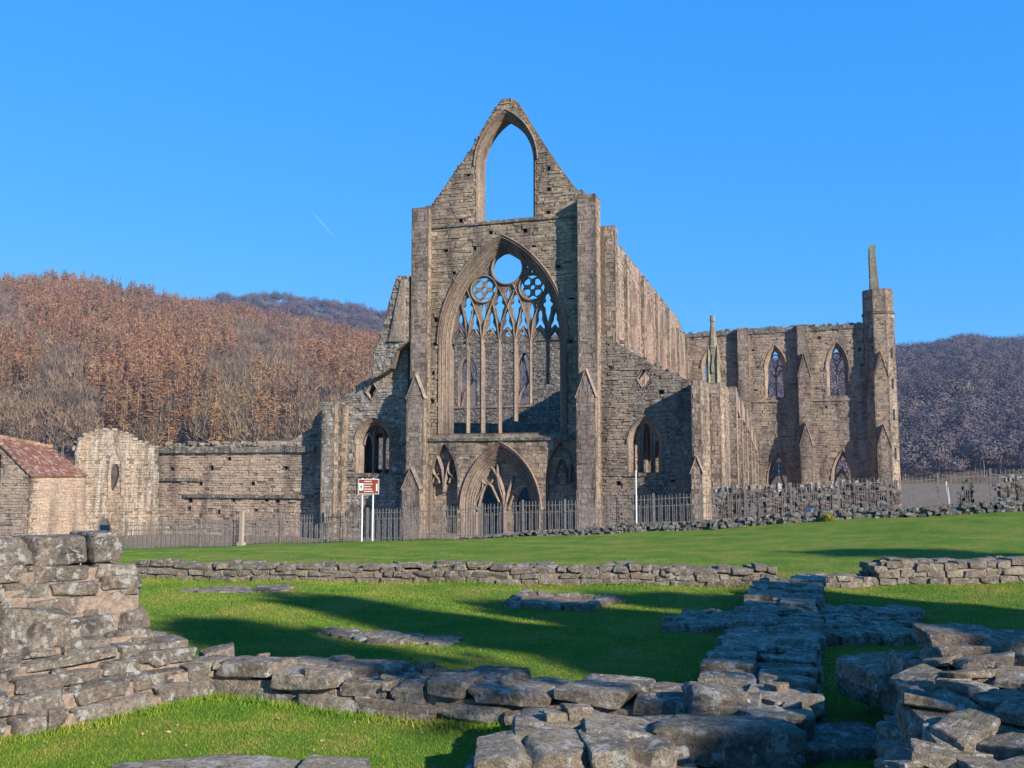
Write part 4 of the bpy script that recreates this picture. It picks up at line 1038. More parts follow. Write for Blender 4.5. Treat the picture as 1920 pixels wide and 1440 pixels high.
# sign, pole and small things
u, v = fpt(693); v -= 1.2; u = (693 - 960) / F * v; gzs_ = gzp(u, v)
sg = thing('tourist_sign', 'brown tourist sign with white border on two white posts before the railings', 'sign', loc=tuple(uv(u, v, gzs_)))
sg.rotation_euler = (0, 0, PSI + R(6))
k = v / F; zt_, zb_ = (887 - 898) * k + EYE - gzs_, (887 - 926) * k + EYE - gzs_
hw = 19 * k
mb = MB(); mb.box(-hw, hw, -.03, 0, zb_, zt_); bd = mb.build('board', M['white'], sg)
mb = MB(); mb.box(-hw + .022, hw - .022, -.036, -.031, zb_ + .022, zt_ - .022); fa = mb.build('face', M['brown'], bd)
mb = MB(); mb.box(-hw - .1, -hw - .05, -.03, .08, zb_ - .02, zt_); mb.build('side_fin', M['black'], bd)
mb = MB(); H_ = zt_ - zb_
for i, (y, l) in enumerate(((.84, .62), (.67, .74), (.5, .5), (.33, .68), (.18, .74))):
    x = -hw * .42; e_ = x + hw * 1.1 * l
    while x < e_: w_ = random.uniform(.015, .035); mb.box(x, x + w_, -.04, -.037, zb_ + H_ * (y - .03), zb_ + H_ * (y + .03)); x += w_ + .02
mb.box(hw * .72, hw * .84, -.04, -.037, zb_ + H_ * .2, zb_ + H_ * .68)
mb.box(-hw * .92, -hw * .52, -.04, -.037, zb_ + H_ * .25, zb_ + H_ * .72)
mb.build('lettering', M['cream'], bd)
mb = MB(); cx_ = -hw * .72; cz = zb_ + H_ * .49
for a0, a1, b0, b1 in ((-.015, .015, -.09, .09), (-.06, .06, -.012, .012), (-.035, .035, -.045, .045)): mb.box(cx_ + a0, cx_ + a1, -.046 - a1 * .01, -.041, cz + b0, cz + b1)
mb.build('emblem', M['green'], bd)
for x in (-hw * .62, hw * .42):
    mb = MB(); spire(mb, x, .05, [(-.3, .036), (zt_ + .02, .036), (zt_ + .04, .025)], 10); mb.build('post', M['white'], sg)
u, v = fpt(1191); v -= .4; u = (1191 - 960) / F * v; z = gzp(u, v); mb = MB(); p = uv(u, v, z); zt = EYE + 2 / F * v
spire(mb, p.x, p.y, [(z - .2, .045), (z + .3, .045), (z + .3, .03), (zt, .03), (zt + .02, .045), (zt + .06, .04)], 10)
tag(mb.build('marker_pole', M['white']), 'thin white pole before the railings under the three-light window', 'pole')
u, v = fpt(1777); v += 1; u = (1777 - 960) / F * v; z = gzp(u, v); mb = MB(); p = uv(u, v, z)
for k in range(6):
    a0, a1 = k / 6, (k + 1) / 6; z0, z1 = z - .2 + 1.42 * a0, z - .2 + 1.42 * a1; q0 = p - RT * (.13 * a0); q1 = p - RT * (.13 * a1)
    mb.add([(q0.x - .035, q0.y - .03, z0), (q0.x + .035, q0.y - .03, z0), (q0.x + .035, q0.y + .03, z0), (q0.x - .035, q0.y + .03, z0), (q1.x - .035, q1.y - .03, z1), (q1.x + .035, q1.y - .03, z1), (q1.x + .035, q1.y + .03, z1), (q1.x - .035, q1.y + .03, z1)],
           [(0, 1, 5, 4), (1, 2, 6, 5), (2, 3, 7, 6), (3, 0, 4, 7), (4, 5, 6, 7), (3, 2, 1, 0)])
tag(mb.build('leaning_post', M['white']), 'white leaning post behind the railings near the right hill', 'post')
u, v = fpt(1510); v += .5; u = (1512 - 960) / F * v; z = gzp(u, v); p = uv(u, v, z); mb = MB()
mb.box(p.x - .15, p.x + .15, p.y - .03, p.y, z + .1, z + .38); mb.box(p.x - .16, p.x + .16, p.y - .05, p.y + .01, z + .38, z + .41); mb.box(p.x - .02, p.x + .02, p.y + .001, p.y + .03, z - .1, z + .3)
tag(mb.build('notice_plate', M['blue']), 'small pale blue plate low behind the railings', 'plate')

def leaf_ball(c, r3, n, size, seed=0):
    rg = np.random.default_rng(seed); d = rg.normal(size=(n, 3)); d /= np.linalg.norm(d, axis=1)[:, None]
    p = d * (rg.uniform(.3, 1, n) ** .5)[:, None] * np.array(r3) * (1 + .25 * np.sin(d @ rg.normal(size=3) * 5))[:, None] + np.array(c)
    a = rg.normal(size=(n, 3)) * size; b = rg.normal(size=(n, 3)) * size * .6
    return np.stack([p - a * .5, p + a * .5, p + b], 1).reshape(-1, 3)
def tri(n): return np.arange(n * 3).reshape(-1, 3)
u, v = fpt(1546); v -= .55; u = (1546 - 960) / F * v; p = uv(u, v, gzp(u, v))
vs = leaf_ball((p.x, p.y, p.z + .1), (.24, .2, .12), 420, .05, 3); st_ = thing('gorse_bush', 'little yellow-green bush growing on the dark kerb wall', 'bush', loc=(0, 0, 0)); np_mesh('foliage', vs, tri(420), M['gorse'], st_)
mb = MB(); spire(mb, p.x, p.y, [(p.z - .1, .03), (p.z + .15, .015)], 6); mb.build('stem', M['bark'], st_)
u, v = fpt(1806); v += 3; u = (1806 - 960) / F * v; p = uv(u, v, gzp(u, v)); zt = EYE + (887 - 905) / F * v
vs = leaf_ball((p.x, p.y, (zt + p.z) / 2), (.35, .35, (zt - p.z) / 2), 900, .12, 4); st_ = thing('evergreen_shrub', 'dark evergreen shrub standing beyond the railings at the right', 'shrub'); np_mesh('foliage', vs, tri(900), M['shrub'], st_)
mb = MB(); spire(mb, p.x, p.y, [(p.z - .1, .05), (zt - .3, .02)], 6); mb.build('stem', M['bark'], st_)

# ------------------------------------------------------------------ foreground ruins
def low_wall(name, label, A, B, width, hgt, seed, mat, ln=(.28, .6), courses=2, n=6, z0=-.06, zslope=0, rough_=.05, jit=.03, parent=None, core=True, cat='ruined wall', ztop_j=.04):
    """low wall of laid stones along A-B (u,v); the line is its middle"""
    w = thing(name, label, cat, loc=tuple(uv((A[0] + B[0]) / 2, (A[1] + B[1]) / 2, 0))) if parent is None else parent
    bpy.context.view_layer.update()
    L = math.dist(A, B); du, dv = (B[0] - A[0]) / L, (B[1] - A[1]) / L; yaw = math.atan2(dv, du) + PSI
    rk = Rocks(seed); rd = random.Random(seed)
    nac = max(2, round(width / .38)); cw = width / nac
    for c in range(courses):
        ch = hgt / courses
        for j in range(nac):
            x = -rd.uniform(0, .2)
            while x < L:
                l_ = rd.uniform(*ln); l_ = min(l_, L - x + .15)
                if 0 < j < nac - 1 and c < courses - 1: x += l_; continue
                hh = ch * rd.uniform(.9, 1.12); off = (j + .5) * cw - width / 2 + rd.uniform(-jit, jit)
                cc = x + l_ / 2; u = A[0] + du * cc - dv * off; v = A[1] + dv * cc + du * off
                top = (c + 1) * ch + (rd.uniform(-ztop_j, ztop_j) if c == courses - 1 else 0) + zslope * cc
                g = gzp(u, v)
                rk.rock(tuple(uv(u, v, g + z0 + top - hh / 2 + .05)), (l_ * 1.0, cw * rd.uniform(.95, 1.15), hh), yaw + rd.uniform(-.06, .06), n, rough_, .05, p=8)
                x += l_
    for _ in range(int(L * width * (12 if n > 6 else 8))):
        cc, off = rd.uniform(0, L), rd.uniform(-.5, .5) * width; u = A[0] + du * cc - dv * off; v = A[1] + dv * cc + du * off; d = rd.uniform(.06, .16)
        rk.rock(tuple(uv(u, v, gzp(u, v) + z0 + hgt + zslope * cc + rd.uniform(.0, .06))), (d * rd.uniform(.9, 1.7), d, d * rd.uniform(.3, .6)), yaw + rd.uniform(-.8, .8), 5, .06, .18, p=8)
    o = rk.build('masonry', mat); kid(o, w)
    if core:
        mb = MB(); N_ = max(2, int(L / .3)); hw = width / 2 * .86
        vs = []
        for i in range(N_ + 1):
            cc = L * i / N_; 
            for off in (-hw, hw):
                u = A[0] + du * cc - dv * off; v = A[1] + dv * cc + du * off; g = gzp(u, v)
                vs.append(tuple(uv(u, v, g - .1))); vs.append(tuple(uv(u, v, g + hgt * .86 + zslope * cc + z0 + rd.uniform(-.02, .02))))
        fs = []
        for i in range(N_):
            b = i * 4; fs += [(b, b + 4, b + 5, b + 1), (b + 1, b + 5, b + 7, b + 3), (b + 3, b + 7, b + 6, b + 2)]
        fs += [(0, 1, 3, 2), (N_ * 4, N_ * 4 + 2, N_ * 4 + 3, N_ * 4 + 1)]
        mb.add(vs, fs); kid(mb.build('mortar_core', M['core']), w)
    return w

# far low wall: three stretches with different heights
low_wall('low_wall', 'long low stone wall crossing the lawn behind the sunlit grass', pu(262, 1082), pu(1440, 1099), .5, .33, 41, M['rockfar'], ln=(.14, .46), courses=3, n=5, rough_=.07, ztop_j=.06)
low_wall('low_wall', 'lowest sunken stretch of far wall right of the cross wall', pu(1525, 1099), pu(1640, 1094), .5, .2, 43, M['rockfar'], ln=(.2, .45), courses=2, n=4)
w_ = low_wall('low_wall', 'higher stretch of low stone wall running to the right edge', pu(1640, 1094), pu(2010, 1086), .6, .40, 45, M['rockfar'], ln=(.18, .45), courses=3, n=5)
# near low wall
A, B = (-2.75, 8.95), (2.1, 7.3)
low_wall('low_wall', 'near low wall of big weathered blocks between the two lawns', A, B, .75, .28, 51, M['rock'], ln=(.24, .72), courses=2, n=10, rough_=.055, jit=.045, ztop_j=.05)
# cross wall running away from the viewer
a_, b_ = pu(1400, 1340, .28), pu(1480, 1088, .28)
low_wall('low_wall', 'broad flat-topped wall running away through the shade to the far wall', a_, b_, .95, .30, 53, M['rock'], ln=(.16, .46), courses=2, n=8, rough_=.07, jit=.06, ztop_j=.045)
# flush footings in the shade
def footing(name, label, pts_px, z, seed, mat, n=40, size=(.2, .5), cat='stone footing'):
    P_ = [pu(x, y, z) for x, y in pts_px]; rk = Rocks(seed); rd = random.Random(seed); us = [p[0] for p in P_]; vs = [p[1] for p in P_]
    k = 0; tries = 0; put = []
    while k < n and tries < 4000:
        tries += 1; u, v = rd.uniform(min(us), max(us)), rd.uniform(min(vs), max(vs))
        if not inside((u, v), P_) or any(math.dist((u, v), q_) < size[0] * .8 for q_ in put): continue
        put.append((u, v)); k += 1
        rk.rock(tuple(uv(u, v, gzp(u, v) + z - .05 + rd.uniform(-.02, .015))), (rd.uniform(*size), rd.uniform(*size) * .8, .16), rd.uniform(-.5, .5) + PSI, 5, .05, .05)
    o = rk.build(name, mat); return tag(o, label, cat)
footing('stone_footing', 'flat shaded footing of stones left of the cross wall', [(1248, 1172), (1300, 1148), (1420, 1146), (1400, 1178)], .06, 61, M['rock'], 26)
footing('stone_footing', 'flat shaded footing of stones right of the cross wall', [(1522, 1186), (1520, 1142), (1705, 1140), (1712, 1184)], .12, 62, M['rock'], 44)
footing('stone_footing', 'broken line of flush flat stones in the shaded lawn', [(600, 1183), (640, 1180), (760, 1190), (865, 1197), (850, 1206), (700, 1203)], .015, 63, M['rock'], 26, (.16, .42))
footing('stone_footing', 'thin strip of bare stones in the sunlit lawn at the left', [(352, 1104), (450, 1100), (540, 1102), (540, 1109), (400, 1112), (352, 1111)], .01, 64, M['rockfar'], 26, (.16, .4))
# hearth: kerbed rectangle of earth
hp = [pu(x, y, .05) for x, y in ((955, 1128), (985, 1113), (1150, 1120), (1105, 1138))]
ht = thing('hearth', 'square stone-edged hearth with bare earth set in the lawn', 'hearth', loc=tuple(uv(hp[0][0], hp[0][1], 0)))
bpy.context.view_layer.update(); rk = Rocks(66)
for i in range(4):
    p, r_ = hp[i], hp[(i + 1) % 4]; L = math.dist(p, r_); x = 0
    while x < L:
        l_ = random.uniform(.2, .45); t_ = min(1, (x + l_ / 2) / L); u, v = p[0] + (r_[0] - p[0]) * t_, p[1] + (r_[1] - p[1]) * t_
        rk.rock(tuple(uv(u, v, gzp(u, v) + .02)), (l_, .17, .17), math.atan2(r_[1] - p[1], r_[0] - p[0]) + PSI, 4, .05); x += l_
kid(rk.build('edging', M['rock']), ht)
mb = MB(); cu, cv = sum(p[0] for p in hp) / 4, sum(p[1] for p in hp) / 4; n_ = 10
vs = [tuple(uv(*[hp[0][m] * (1 - i / n_) * (1 - j / n_) + hp[1][m] * (1 - i / n_) * j / n_ + hp[2][m] * i / n_ * j / n_ + hp[3][m] * i / n_ * (1 - j / n_) for m in (0, 1)], .05 + random.uniform(-.02, .02))) for i in range(n_ + 1) for j in range(n_ + 1)]
vs = [(x, y, z + gzp(Vector((x, y, 0)).dot(RT), Vector((x, y, 0)).dot(FW))) for x, y, z in vs]
mb.add(vs, [(i * (n_ + 1) + j, i * (n_ + 1) + j + 1, (i + 1) * (n_ + 1) + j + 1, (i + 1) * (n_ + 1) + j) for i in range(n_) for j in range(n_)]); kid(mb.build('hearth_floor', M['earth']), ht)

# left ruin: stepped courses of a tall broken wall
lr = thing('broken_corner_wall', 'tall stepped ruin of pinkish lichened blocks at the left edge', 'ruined wall', loc=tuple(uv(-4, 7.5, 0)))
bpy.context.view_layer.update()
fa_, fb_ = Vector((-3.95, 6.95)), Vector((-2.55, 8.65)); dr = (fb_ - fa_).normalized(); nr = Vector((-dr.y, dr.x))  # nr points back-left
yaw = math.atan2(dr.y, dr.x) + PSI
def end_at(px, back, z):           # where the face line, set back by 'back', crosses a picture column
    k = (px - 960) / F; best = None
    for t in np.linspace(-3, 6, 1200):
        p = fa_ + dr * t + nr * back
        if p.y > .5 and (best is None or abs(p.x / p.y - k) < best[0]): best = (abs(p.x / p.y - k), t)
    return best[1]
rk = Rocks(71); big_ = Rocks(72); core = MB()
# rows: bottom px y, top px y measured at the right end; stepping back as they rise
rows = [(0.00, .15, .00, 428), (.14, .29, .08, 420), (.28, .40, .24, 388), (.39, .50, .36, 370), (.49, .60, .52, 302), (.59, .78, .66, 290), (.77, .95, .68, 286), (.94, 1.07, .70, 282), (1.06, 1.20, .78, 276)]
rd = random.Random(5)
for i, (z0, z1, bk, pxe) in enumerate(rows):
    t1 = end_at(pxe, bk, z1); t0 = -2.2
    for lay in range(4):
        x = t1; first = True
        while x > t0:
            l_ = rd.uniform(.26, .62) * (1.25 if lay == 0 else .9); 
            if lay == 0 and rd.random() < .25: l_ *= .5
            dpt = .34; back = bk + .17 + lay * .33 + rd.uniform(-.03, .03)
            c = fa_ + dr * (x - l_ / 2) + nr * back; hh = (z1 - z0) * rd.uniform(.88, 1.08)
            if lay == 0 or i >= len(rows) - 1 or (rows[i + 1][2] > bk + lay * .33 - .2) or x > end_at(rows[i + 1][3], rows[i + 1][2], 0) - .3:
                rk.rock(tuple(uv(c.x, c.y, gzp(c.x, c.y) + (z0 + z1) / 2 + rd.uniform(-.015, .015))), (l_ * rd.uniform(.86, .97), dpt * 1.05, hh * rd.uniform(.86, 1.04)), yaw + rd.uniform(-.12, .12), 11 if lay == 0 else 7, .055, .07, p=8)
            x -= l_; first = False
    for _ in range(14):                  # chinking stones and spalls lying on the step
        x = rd.uniform(-1.5, t1 - .1); c = fa_ + dr * x + nr * (bk + rd.uniform(.04, .3)); d = rd.uniform(.06, .17)
        rk.rock(tuple(uv(c.x, c.y, gzp(c.x, c.y) + z1 - rd.uniform(.0, .03))), (d * rd.uniform(.8, 1.5), d, d * .5), yaw + rd.uniform(-.8, .8), 6, .06, .15, p=8)
    # mortar behind the stones
    P0, P1 = fa_ + dr * t0 + nr * (bk + .03), fa_ + dr * (t1 - .06) + nr * (bk + .03); Q1, Q0 = fa_ + dr * (t1 - .06) + nr * (bk + 1.4), fa_ + dr * t0 + nr * (bk + 1.4)
    m_ = [(P0, P1), (P1, Q1), (Q1, Q0), (Q0, P0)]
    vs = [tuple(uv(p.x, p.y, z)) for z in (z0 - .08, z1 - .045) for p in (P0, P1, Q1, Q0)]
    core.add(vs, [(0, 1, 5, 4), (1, 2, 6, 5), (2, 3, 7, 6), (3, 0, 4, 7), (4, 5, 6, 7)])
kid(rk.build('masonry', M['rockleft']), lr); kid(core.build('mortar_core', M['core']), lr)
# the long dressed slabs along its top
z0 = 1.19
for pxl, pxr, h_, bk in ((-160, 70, .26, .95), (72, 178, .25, .92), (181, 240, .27, .86)):
    ta, tb = end_at(pxl, bk, 1.6), end_at(pxr, bk, 1.6); c = fa_ + dr * ((ta + tb) / 2) + nr * (bk + .2)
    s_ = Rocks(int(pxr)); s_.rock(tuple(uv(c.x, c.y, z0 + h_ / 2)), (tb - ta - .01, .45, h_), yaw, 12, .035, .01, p=10, cuts=3)
    kid(s_.build('capping_slab', M['rockleft']), lr)
# big upright slab in its face
c = fa_ + dr * end_at(95, .55, 1) + nr * .66
s_ = Rocks(77); s_.rock(tuple(uv(c.x, c.y, .70)), (.58, .3, .34), yaw, 14, .045, .03, p=7); kid(s_.build('facing_slab', M['rockleft']), lr)
# upright block closing the low wall at its foot
u, v = pu(395, 1290); s_ = Rocks(78); s_.rock(tuple(uv(u, v + .2, .16)), (.32, .3, .36), PSI + .5, 10, .05); tag(s_.build('squared_block', M['rockleft']), 'squared reddish block standing where the left ruin meets the low wall', 'stone block')

# stone platform at the bottom middle
pf = thing('stone_platform', 'low platform of broad flat slabs at the bottom middle of the view', 'ruined wall', loc=tuple(uv(.4, 6.5, 0)))
bpy.context.view_layer.update()
rk = Rocks(81)
for px0, px1, y0, y1, z, h_ in ((898, 985, 1384, 1425, .24, .22), (988, 1092, 1378, 1428, .25, .26), (1094, 1172, 1372, 1425, .27, .26), (1174, 1250, 1372, 1420, .24, .24),
                                (960, 1110, 1350, 1385, .25, .2), (1095, 1215, 1345, 1378, .26, .2), (985, 1120, 1335, 1356, .26, .18), (1180, 1290, 1350, 1378, .22, .2), (880, 990, 1420, 1450, .1, .16), (1000, 1130, 1424, 1452, .08, .16), (1140, 1300, 1420, 1452, .08, .18)):
    a_, b_, c_ = pu(px0, y0, z), pu(px1, y0, z), pu((px0 + px1) / 2, y1, z)
    l_ = b_[0] - a_[0]; d_ = max(.25, min(.5, a_[1] - c_[1] + .12))
    rk.rock(tuple(uv((a_[0] + b_[0]) / 2, a_[1] - d_ / 2 + .12, z - h_ / 2)), (l_ * 1.06, d_ * 1.15, h_), PSI + random.uniform(-.08, .08), 12, .045, .03, p=8)
kid(rk.build('slabs', M['rock']), pf)
mb = MB(); vs = [uv(*pu(x, y, .14), z) for z in (-.1, .14) for x, y in ((890, 1440), (1260, 1440), (1300, 1345), (985, 1340))]; mb.add(vs, [(0, 1, 5, 4), (1, 2, 6, 5), (2, 3, 7, 6), (3, 0, 4, 7), (4, 5, 6, 7)]); kid(mb.build('mortar_core', M['core']), pf)
for px, y, d, lab in ((1082, 1343, (.2, .15, .1), 'small loose stone lying on the flat platform slabs'), (1040, 1347, (.16, .12, .06), 'thin loose stone chip beside the small stone on the platform')):
    u, v = pu(px, y, .27); s_ = Rocks(px); s_.rock(tuple(uv(u, v, .27 + d[2] * .3)), d, random.random(), 7, .07); tag(s_.build('loose_stone', M['rock']), lab, 'stone')
# boulders between platform and cross wall
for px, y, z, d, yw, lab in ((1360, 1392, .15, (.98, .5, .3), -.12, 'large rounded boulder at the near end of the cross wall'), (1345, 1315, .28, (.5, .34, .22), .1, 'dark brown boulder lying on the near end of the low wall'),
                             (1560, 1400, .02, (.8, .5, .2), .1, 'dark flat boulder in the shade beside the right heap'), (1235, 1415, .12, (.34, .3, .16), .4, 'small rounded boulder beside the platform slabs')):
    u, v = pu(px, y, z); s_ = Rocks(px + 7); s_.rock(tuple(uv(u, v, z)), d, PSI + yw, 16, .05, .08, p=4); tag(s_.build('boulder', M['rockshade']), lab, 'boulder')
# right heap
hp_ = thing('ruined_wall_heap', 'thick broken wall of big tumbled slabs in dappled shade at bottom right', 'ruined wall', loc=tuple(uv(2.6, 5, 0)))
bpy.context.view_layer.update(); rk = Rocks(91); rd = random.Random(91)
def slab(px, y, z, d, yw=0, n=14, tl=.08, rg=.05):
    u, v = pu(px, y, z); rk.rock(tuple(uv(u, v, z - d[2] / 2)), d, PSI + yw, n, rg, tl, p=7)
slab(1655, 1238, .53, (.5, .62, .17), .22, tl=.1); slab(1652, 1262, .37, (.5, .55, .2), .3); slab(1650, 1262, .2, (.55, .5, .22), .15)
slab(1795, 1178, .84, (.62, .4, .26), .05); slab(1935, 1190, .82, (.6, .4, .24), -.1)
rowsR = [(1720, 1920, 1225, .70), (1700, 1960, 1262, .68), (1705, 2000, 1300, .66), (1700, 2030, 1345, .66), (1690, 2060, 1395, .62), (1690, 2100, 1445, .58), (1700, 2150, 1510, .55), (1700, 2200, 1590, .55)]
for a0, a1, y, z in rowsR:
    px = a0
    while px < a1:
        u0, v0 = pu(px, y, z); w_ = rd.uniform(.26, .5); zz = z + rd.uniform(-.05, .06)
        rk.rock(tuple(uv(u0 + w_ / 2, v0, zz - .12)), (w_ * 1.08, rd.uniform(.28, .42), rd.uniform(.14, .24)), PSI + rd.uniform(-.35, .35), 12, .055, .16, p=8)
        for _ in range(3):
            d = rd.uniform(.12, .36); rk.rock(tuple(uv(u0 + rd.uniform(0, w_), v0 + rd.uniform(-.18, .18), zz + rd.uniform(-.05, .04))), (d, d * rd.uniform(.5, .9), rd.uniform(.04, .1)), PSI + rd.uniform(-.9, .9), 10, .06, .3, p=8)
        px += w_ * .98 / v0 * F
for k in range(46):                      # faces below, down to the ground
    px = rd.uniform(1668, 1740); y = rd.uniform(1280, 1520); z = .45 - .42 * rd.random()
    u, v = pu(px, y, .5); rk.rock(tuple(uv(u + .08, v, z)), (rd.uniform(.25, .45), rd.uniform(.3, .5), rd.uniform(.15, .28)), PSI + rd.uniform(-.2, .2), 9, .055, .08, p=6)
for k in range(30):
    u = rd.uniform(2.9, 5.0); v = 7.2 + rd.uniform(-.12, .12) + (u - 2.9) * .1; rk.rock(tuple(uv(u, v, rd.uniform(.05, .62))), (rd.uniform(.25, .45), .3, rd.uniform(.15, .28)), PSI + rd.uniform(-.2, .2), 8, .055, .08, p=6)
kid(rk.build('masonry', M['rock']), hp_)
mb = MB(); cp = [pu(1712, 1530, .5), pu(1708, 1285, .5), pu(1722, 1215, .6), pu(2000, 1215, .6), pu(2200, 1530, .5)]
vs = [uv(p[0] + .05, p[1], z) for z in (-.1, .53) for p in cp]; mb.add(vs, [tuple(range(5, 10))] + [(i, (i + 1) % 5, 5 + (i + 1) % 5, 5 + i) for i in range(5)]); kid(mb.build('mortar_core', M['core']), hp_)
# dead plant stem on the heap
u, v = pu(1775, 1290, .7); b0 = uv(u, v, .66); mb = MB()
for d in ((.02, .03, .16), (-.06, .02, .1), (.05, -.02, .09), (-.02, 0, .14)):
    e = b0 + Vector(d); mb.add([b0 + Vector((-.003, 0, 0)), b0 + Vector((.003, 0, 0)), b0 + Vector((0, .004, 0)), e + Vector((-.0015, 0, 0)), e + Vector((.0015, 0, 0)), e + Vector((0, .002, 0))], [(0, 1, 4, 3), (1, 2, 5, 4), (2, 0, 3, 5), (3, 4, 5)])
tag(mb.build('dead_stem', M['litter']), 'dry dead plant stem sprouting between the slabs at bottom right', 'plant')
# flush slabs along the bottom edge
for i, (p0, p1, y, lab) in enumerate(((225, 368, 1438, 'flush slab at the bottom edge, left one of two'), (372, 560, 1430, 'broad flush slab at the bottom edge beside the platform lawn'), (568, 700, 1433, 'pale flush slab at the bottom edge nearest the platform'))):
    a_, b_ = pu(p0, y, .04), pu(p1, y, .04); s_ = Rocks(101 + i); s_.rock(tuple(uv((a_[0] + b_[0]) / 2, a_[1] - .14, .0)), (b_[0] - a_[0], .42, .16), PSI + .02, 12, .045, .02)
    tag(s_.build('flush_slab', M['rock']), ['flat flush slab at the bottom edge with grass around its left end', 'widest flush slab lying along the bottom edge', 'flush slab at the bottom edge nearest the stone platform'][i], 'slab')

# ------------------------------------------------------------------ grass
def blades(n, vmin, vmax, hm, wm, seed, umarg=1.0):
    rg = np.random.default_rng(seed)
    v = vmin * (vmax / vmin) ** rg.random(n); k = rg.uniform(-.60, .60, n); u = k * v
    z = gz(u, v)
    ang = rg.uniform(0, 6.283, n); h = hm * rg.uniform(.5, 1.25, n) * np.clip(v / 10, 1, 1.2); w = wm * np.clip(v / 7, 1, 2)
    bx_, by_ = np.cos(ang) * w, np.sin(ang) * w; lx, ly = rg.normal(size=(2, n)) * h * .45
    X = u * RT.x + v * FW.x; Y = u * RT.y + v * FW.y
    P0 = np.stack([X - bx_, Y - by_, z - .004], 1); P1 = np.stack([X + bx_, Y + by_, z - .004], 1); P2 = np.stack([X + lx, Y + ly, z + h], 1)
    return np.stack([P0, P1, P2], 1).reshape(-1, 3)
gv = np.concatenate([blades(620000, 5.0, 18, .017, .0022, 1), blades(160000, 17.5, 36, .013, .0028, 2)])
# longer tufts at the feet of the walls
def tufts_along(A, B, n, h, seed):
    rg = np.random.default_rng(seed); t = rg.random(n); u = A[0] + (B[0] - A[0]) * t + rg.normal(0, .07, n); v = A[1] + (B[1] - A[1]) * t + rg.normal(0, .06, n); z = gz(u, v)
    ang = rg.uniform(0, 6.283, n); hh = h * rg.uniform(.3, 1.2, n); w = .004; lx, ly = rg.normal(size=(2, n)) * hh * .4
    X = u * RT.x + v * FW.x; Y = u * RT.y + v * FW.y
    return np.stack([np.stack([X - np.cos(ang) * w, Y - np.sin(ang) * w, z], 1), np.stack([X + np.cos(ang) * w, Y + np.sin(ang) * w, z], 1), np.stack([X + lx, Y + ly, z + hh], 1)], 1).reshape(-1, 3)
gv = np.concatenate([gv, tufts_along((-2.6, 8.42), (1.0, 7.1), 2600, .06, 3), tufts_along((-2.5, 8.6), (-3.95, 6.85), 2200, .06, 4), tufts_along(pu(262, 1086), pu(1440, 1103), 3000, .07, 5), tufts_along((-2.8, 9.4), (1.3, 8.0), 4000, .08, 6), tufts_along(pu(450, 1300), pu(520, 1310), 2500, .12, 7), tufts_along((.0, 6.4), (.35, 7.0), 1500, .08, 8)])
tag(np_mesh('grass', gv, tri(len(gv) // 3), M['blade']), 'short green and yellowed turf covering the lawns', 'grass', kind='stuff')

rl = np.random.default_rng(9); n_ = 900; v = 5.2 * (17 / 5.2) ** rl.random(n_); u = rl.uniform(-.6, .6, n_) * v; z = gz(u, v) + .012 + rl.random(n_) * .012
c_ = np.stack([u * RT.x + v * FW.x, u * RT.y + v * FW.y, z], 1); an = rl.uniform(0, 6.28, n_); L_ = rl.uniform(.008, .024, n_)
a_ = np.stack([np.cos(an) * L_, np.sin(an) * L_, rl.normal(0, .004, n_)], 1); b_ = np.stack([-np.sin(an) * L_ * .5, np.cos(an) * L_ * .5, rl.normal(0, .006, n_)], 1)
tag(np_mesh('fallen_leaves', np.stack([c_ - a_, c_ + b_, c_ + a_, c_ - b_], 1).reshape(-1, 3), np.arange(n_ * 4).reshape(-1, 4), simple('dry_leaves', (.30, .2, .1), .9, .5, 8)), 'dry leaves and straw scattered over the short grass', 'leaves', kind='stuff')

# ------------------------------------------------------------------ hills and woods
def hill(name, cols, r0, r1, a0, a1, zr, mat, na=90, nr=46):
    """cols: list of (picture column, picture row of the skyline); terrain rises from r0 to r1"""
    vs = []; cx_ = [c[0] for c in cols]; cy_ = [c[1] for c in cols]
    A = np.linspace(a0, a1, na); Rr = np.concatenate([np.linspace(r0, r1, nr), np.linspace(r1, r1 * 1.5, 10)[1:]])
    def z_of(px, r):
        top = EYE + (887 - np.interp(px, cx_, cy_)) / F * r1 - zr
        t = (r - r0) / (r1 - r0)
        return np.where(t <= 1, -3.2 + (top + 3.2) * (np.clip(t, 0, 1) ** .9), top - (t - 1) * 90)
    for r in Rr:
        for px in A:
            u = (px - 960) / F * r; z = float(z_of(px, r)) + 1.6 * math.sin(u * .06) * math.sin(r * .05 + 1); vs.append(tuple(uv(u, r, z)))
    n = len(A); fs = [(i * n + j, i * n + j + 1, (i + 1) * n + j + 1, (i + 1) * n + j) for i in range(len(Rr) - 1) for j in range(n - 1)]
    tag(np_mesh(name, vs, fs, mat, smooth=True), kind='structure')
    return z_of
SKY_L = [(-700, 560), (-300, 540), (0, 527), (60, 522), (120, 527), (200, 540), (260, 550), (320, 563), (380, 572), (450, 586), (560, 610), (700, 640), (800, 665), (1000, 720), (1300, 800)]
SKY_B = [(100, 640), (330, 590), (380, 566), (420, 550), (500, 547), (560, 556), (620, 564), (690, 577), (740, 590), (860, 608), (1000, 680), (1200, 760), (1500, 840)]
SKY_R = [(1000, 760), (1400, 690), (1600, 668), (1690, 658), (1760, 652), (1800, 642), (1840, 641), (1880, 647), (1930, 641), (2200, 620), (2600, 640)]
zL = hill('hillside', SKY_L, 290, 680, -700, 1300, 13, M['litter'])
zB = hill('far_hillside', SKY_B, 600, 1050, 100, 1500, 12, M['litter'])
zR = hill('right_hillside', SKY_R, 380, 950, 1000, 2500, 12, M['litter'])

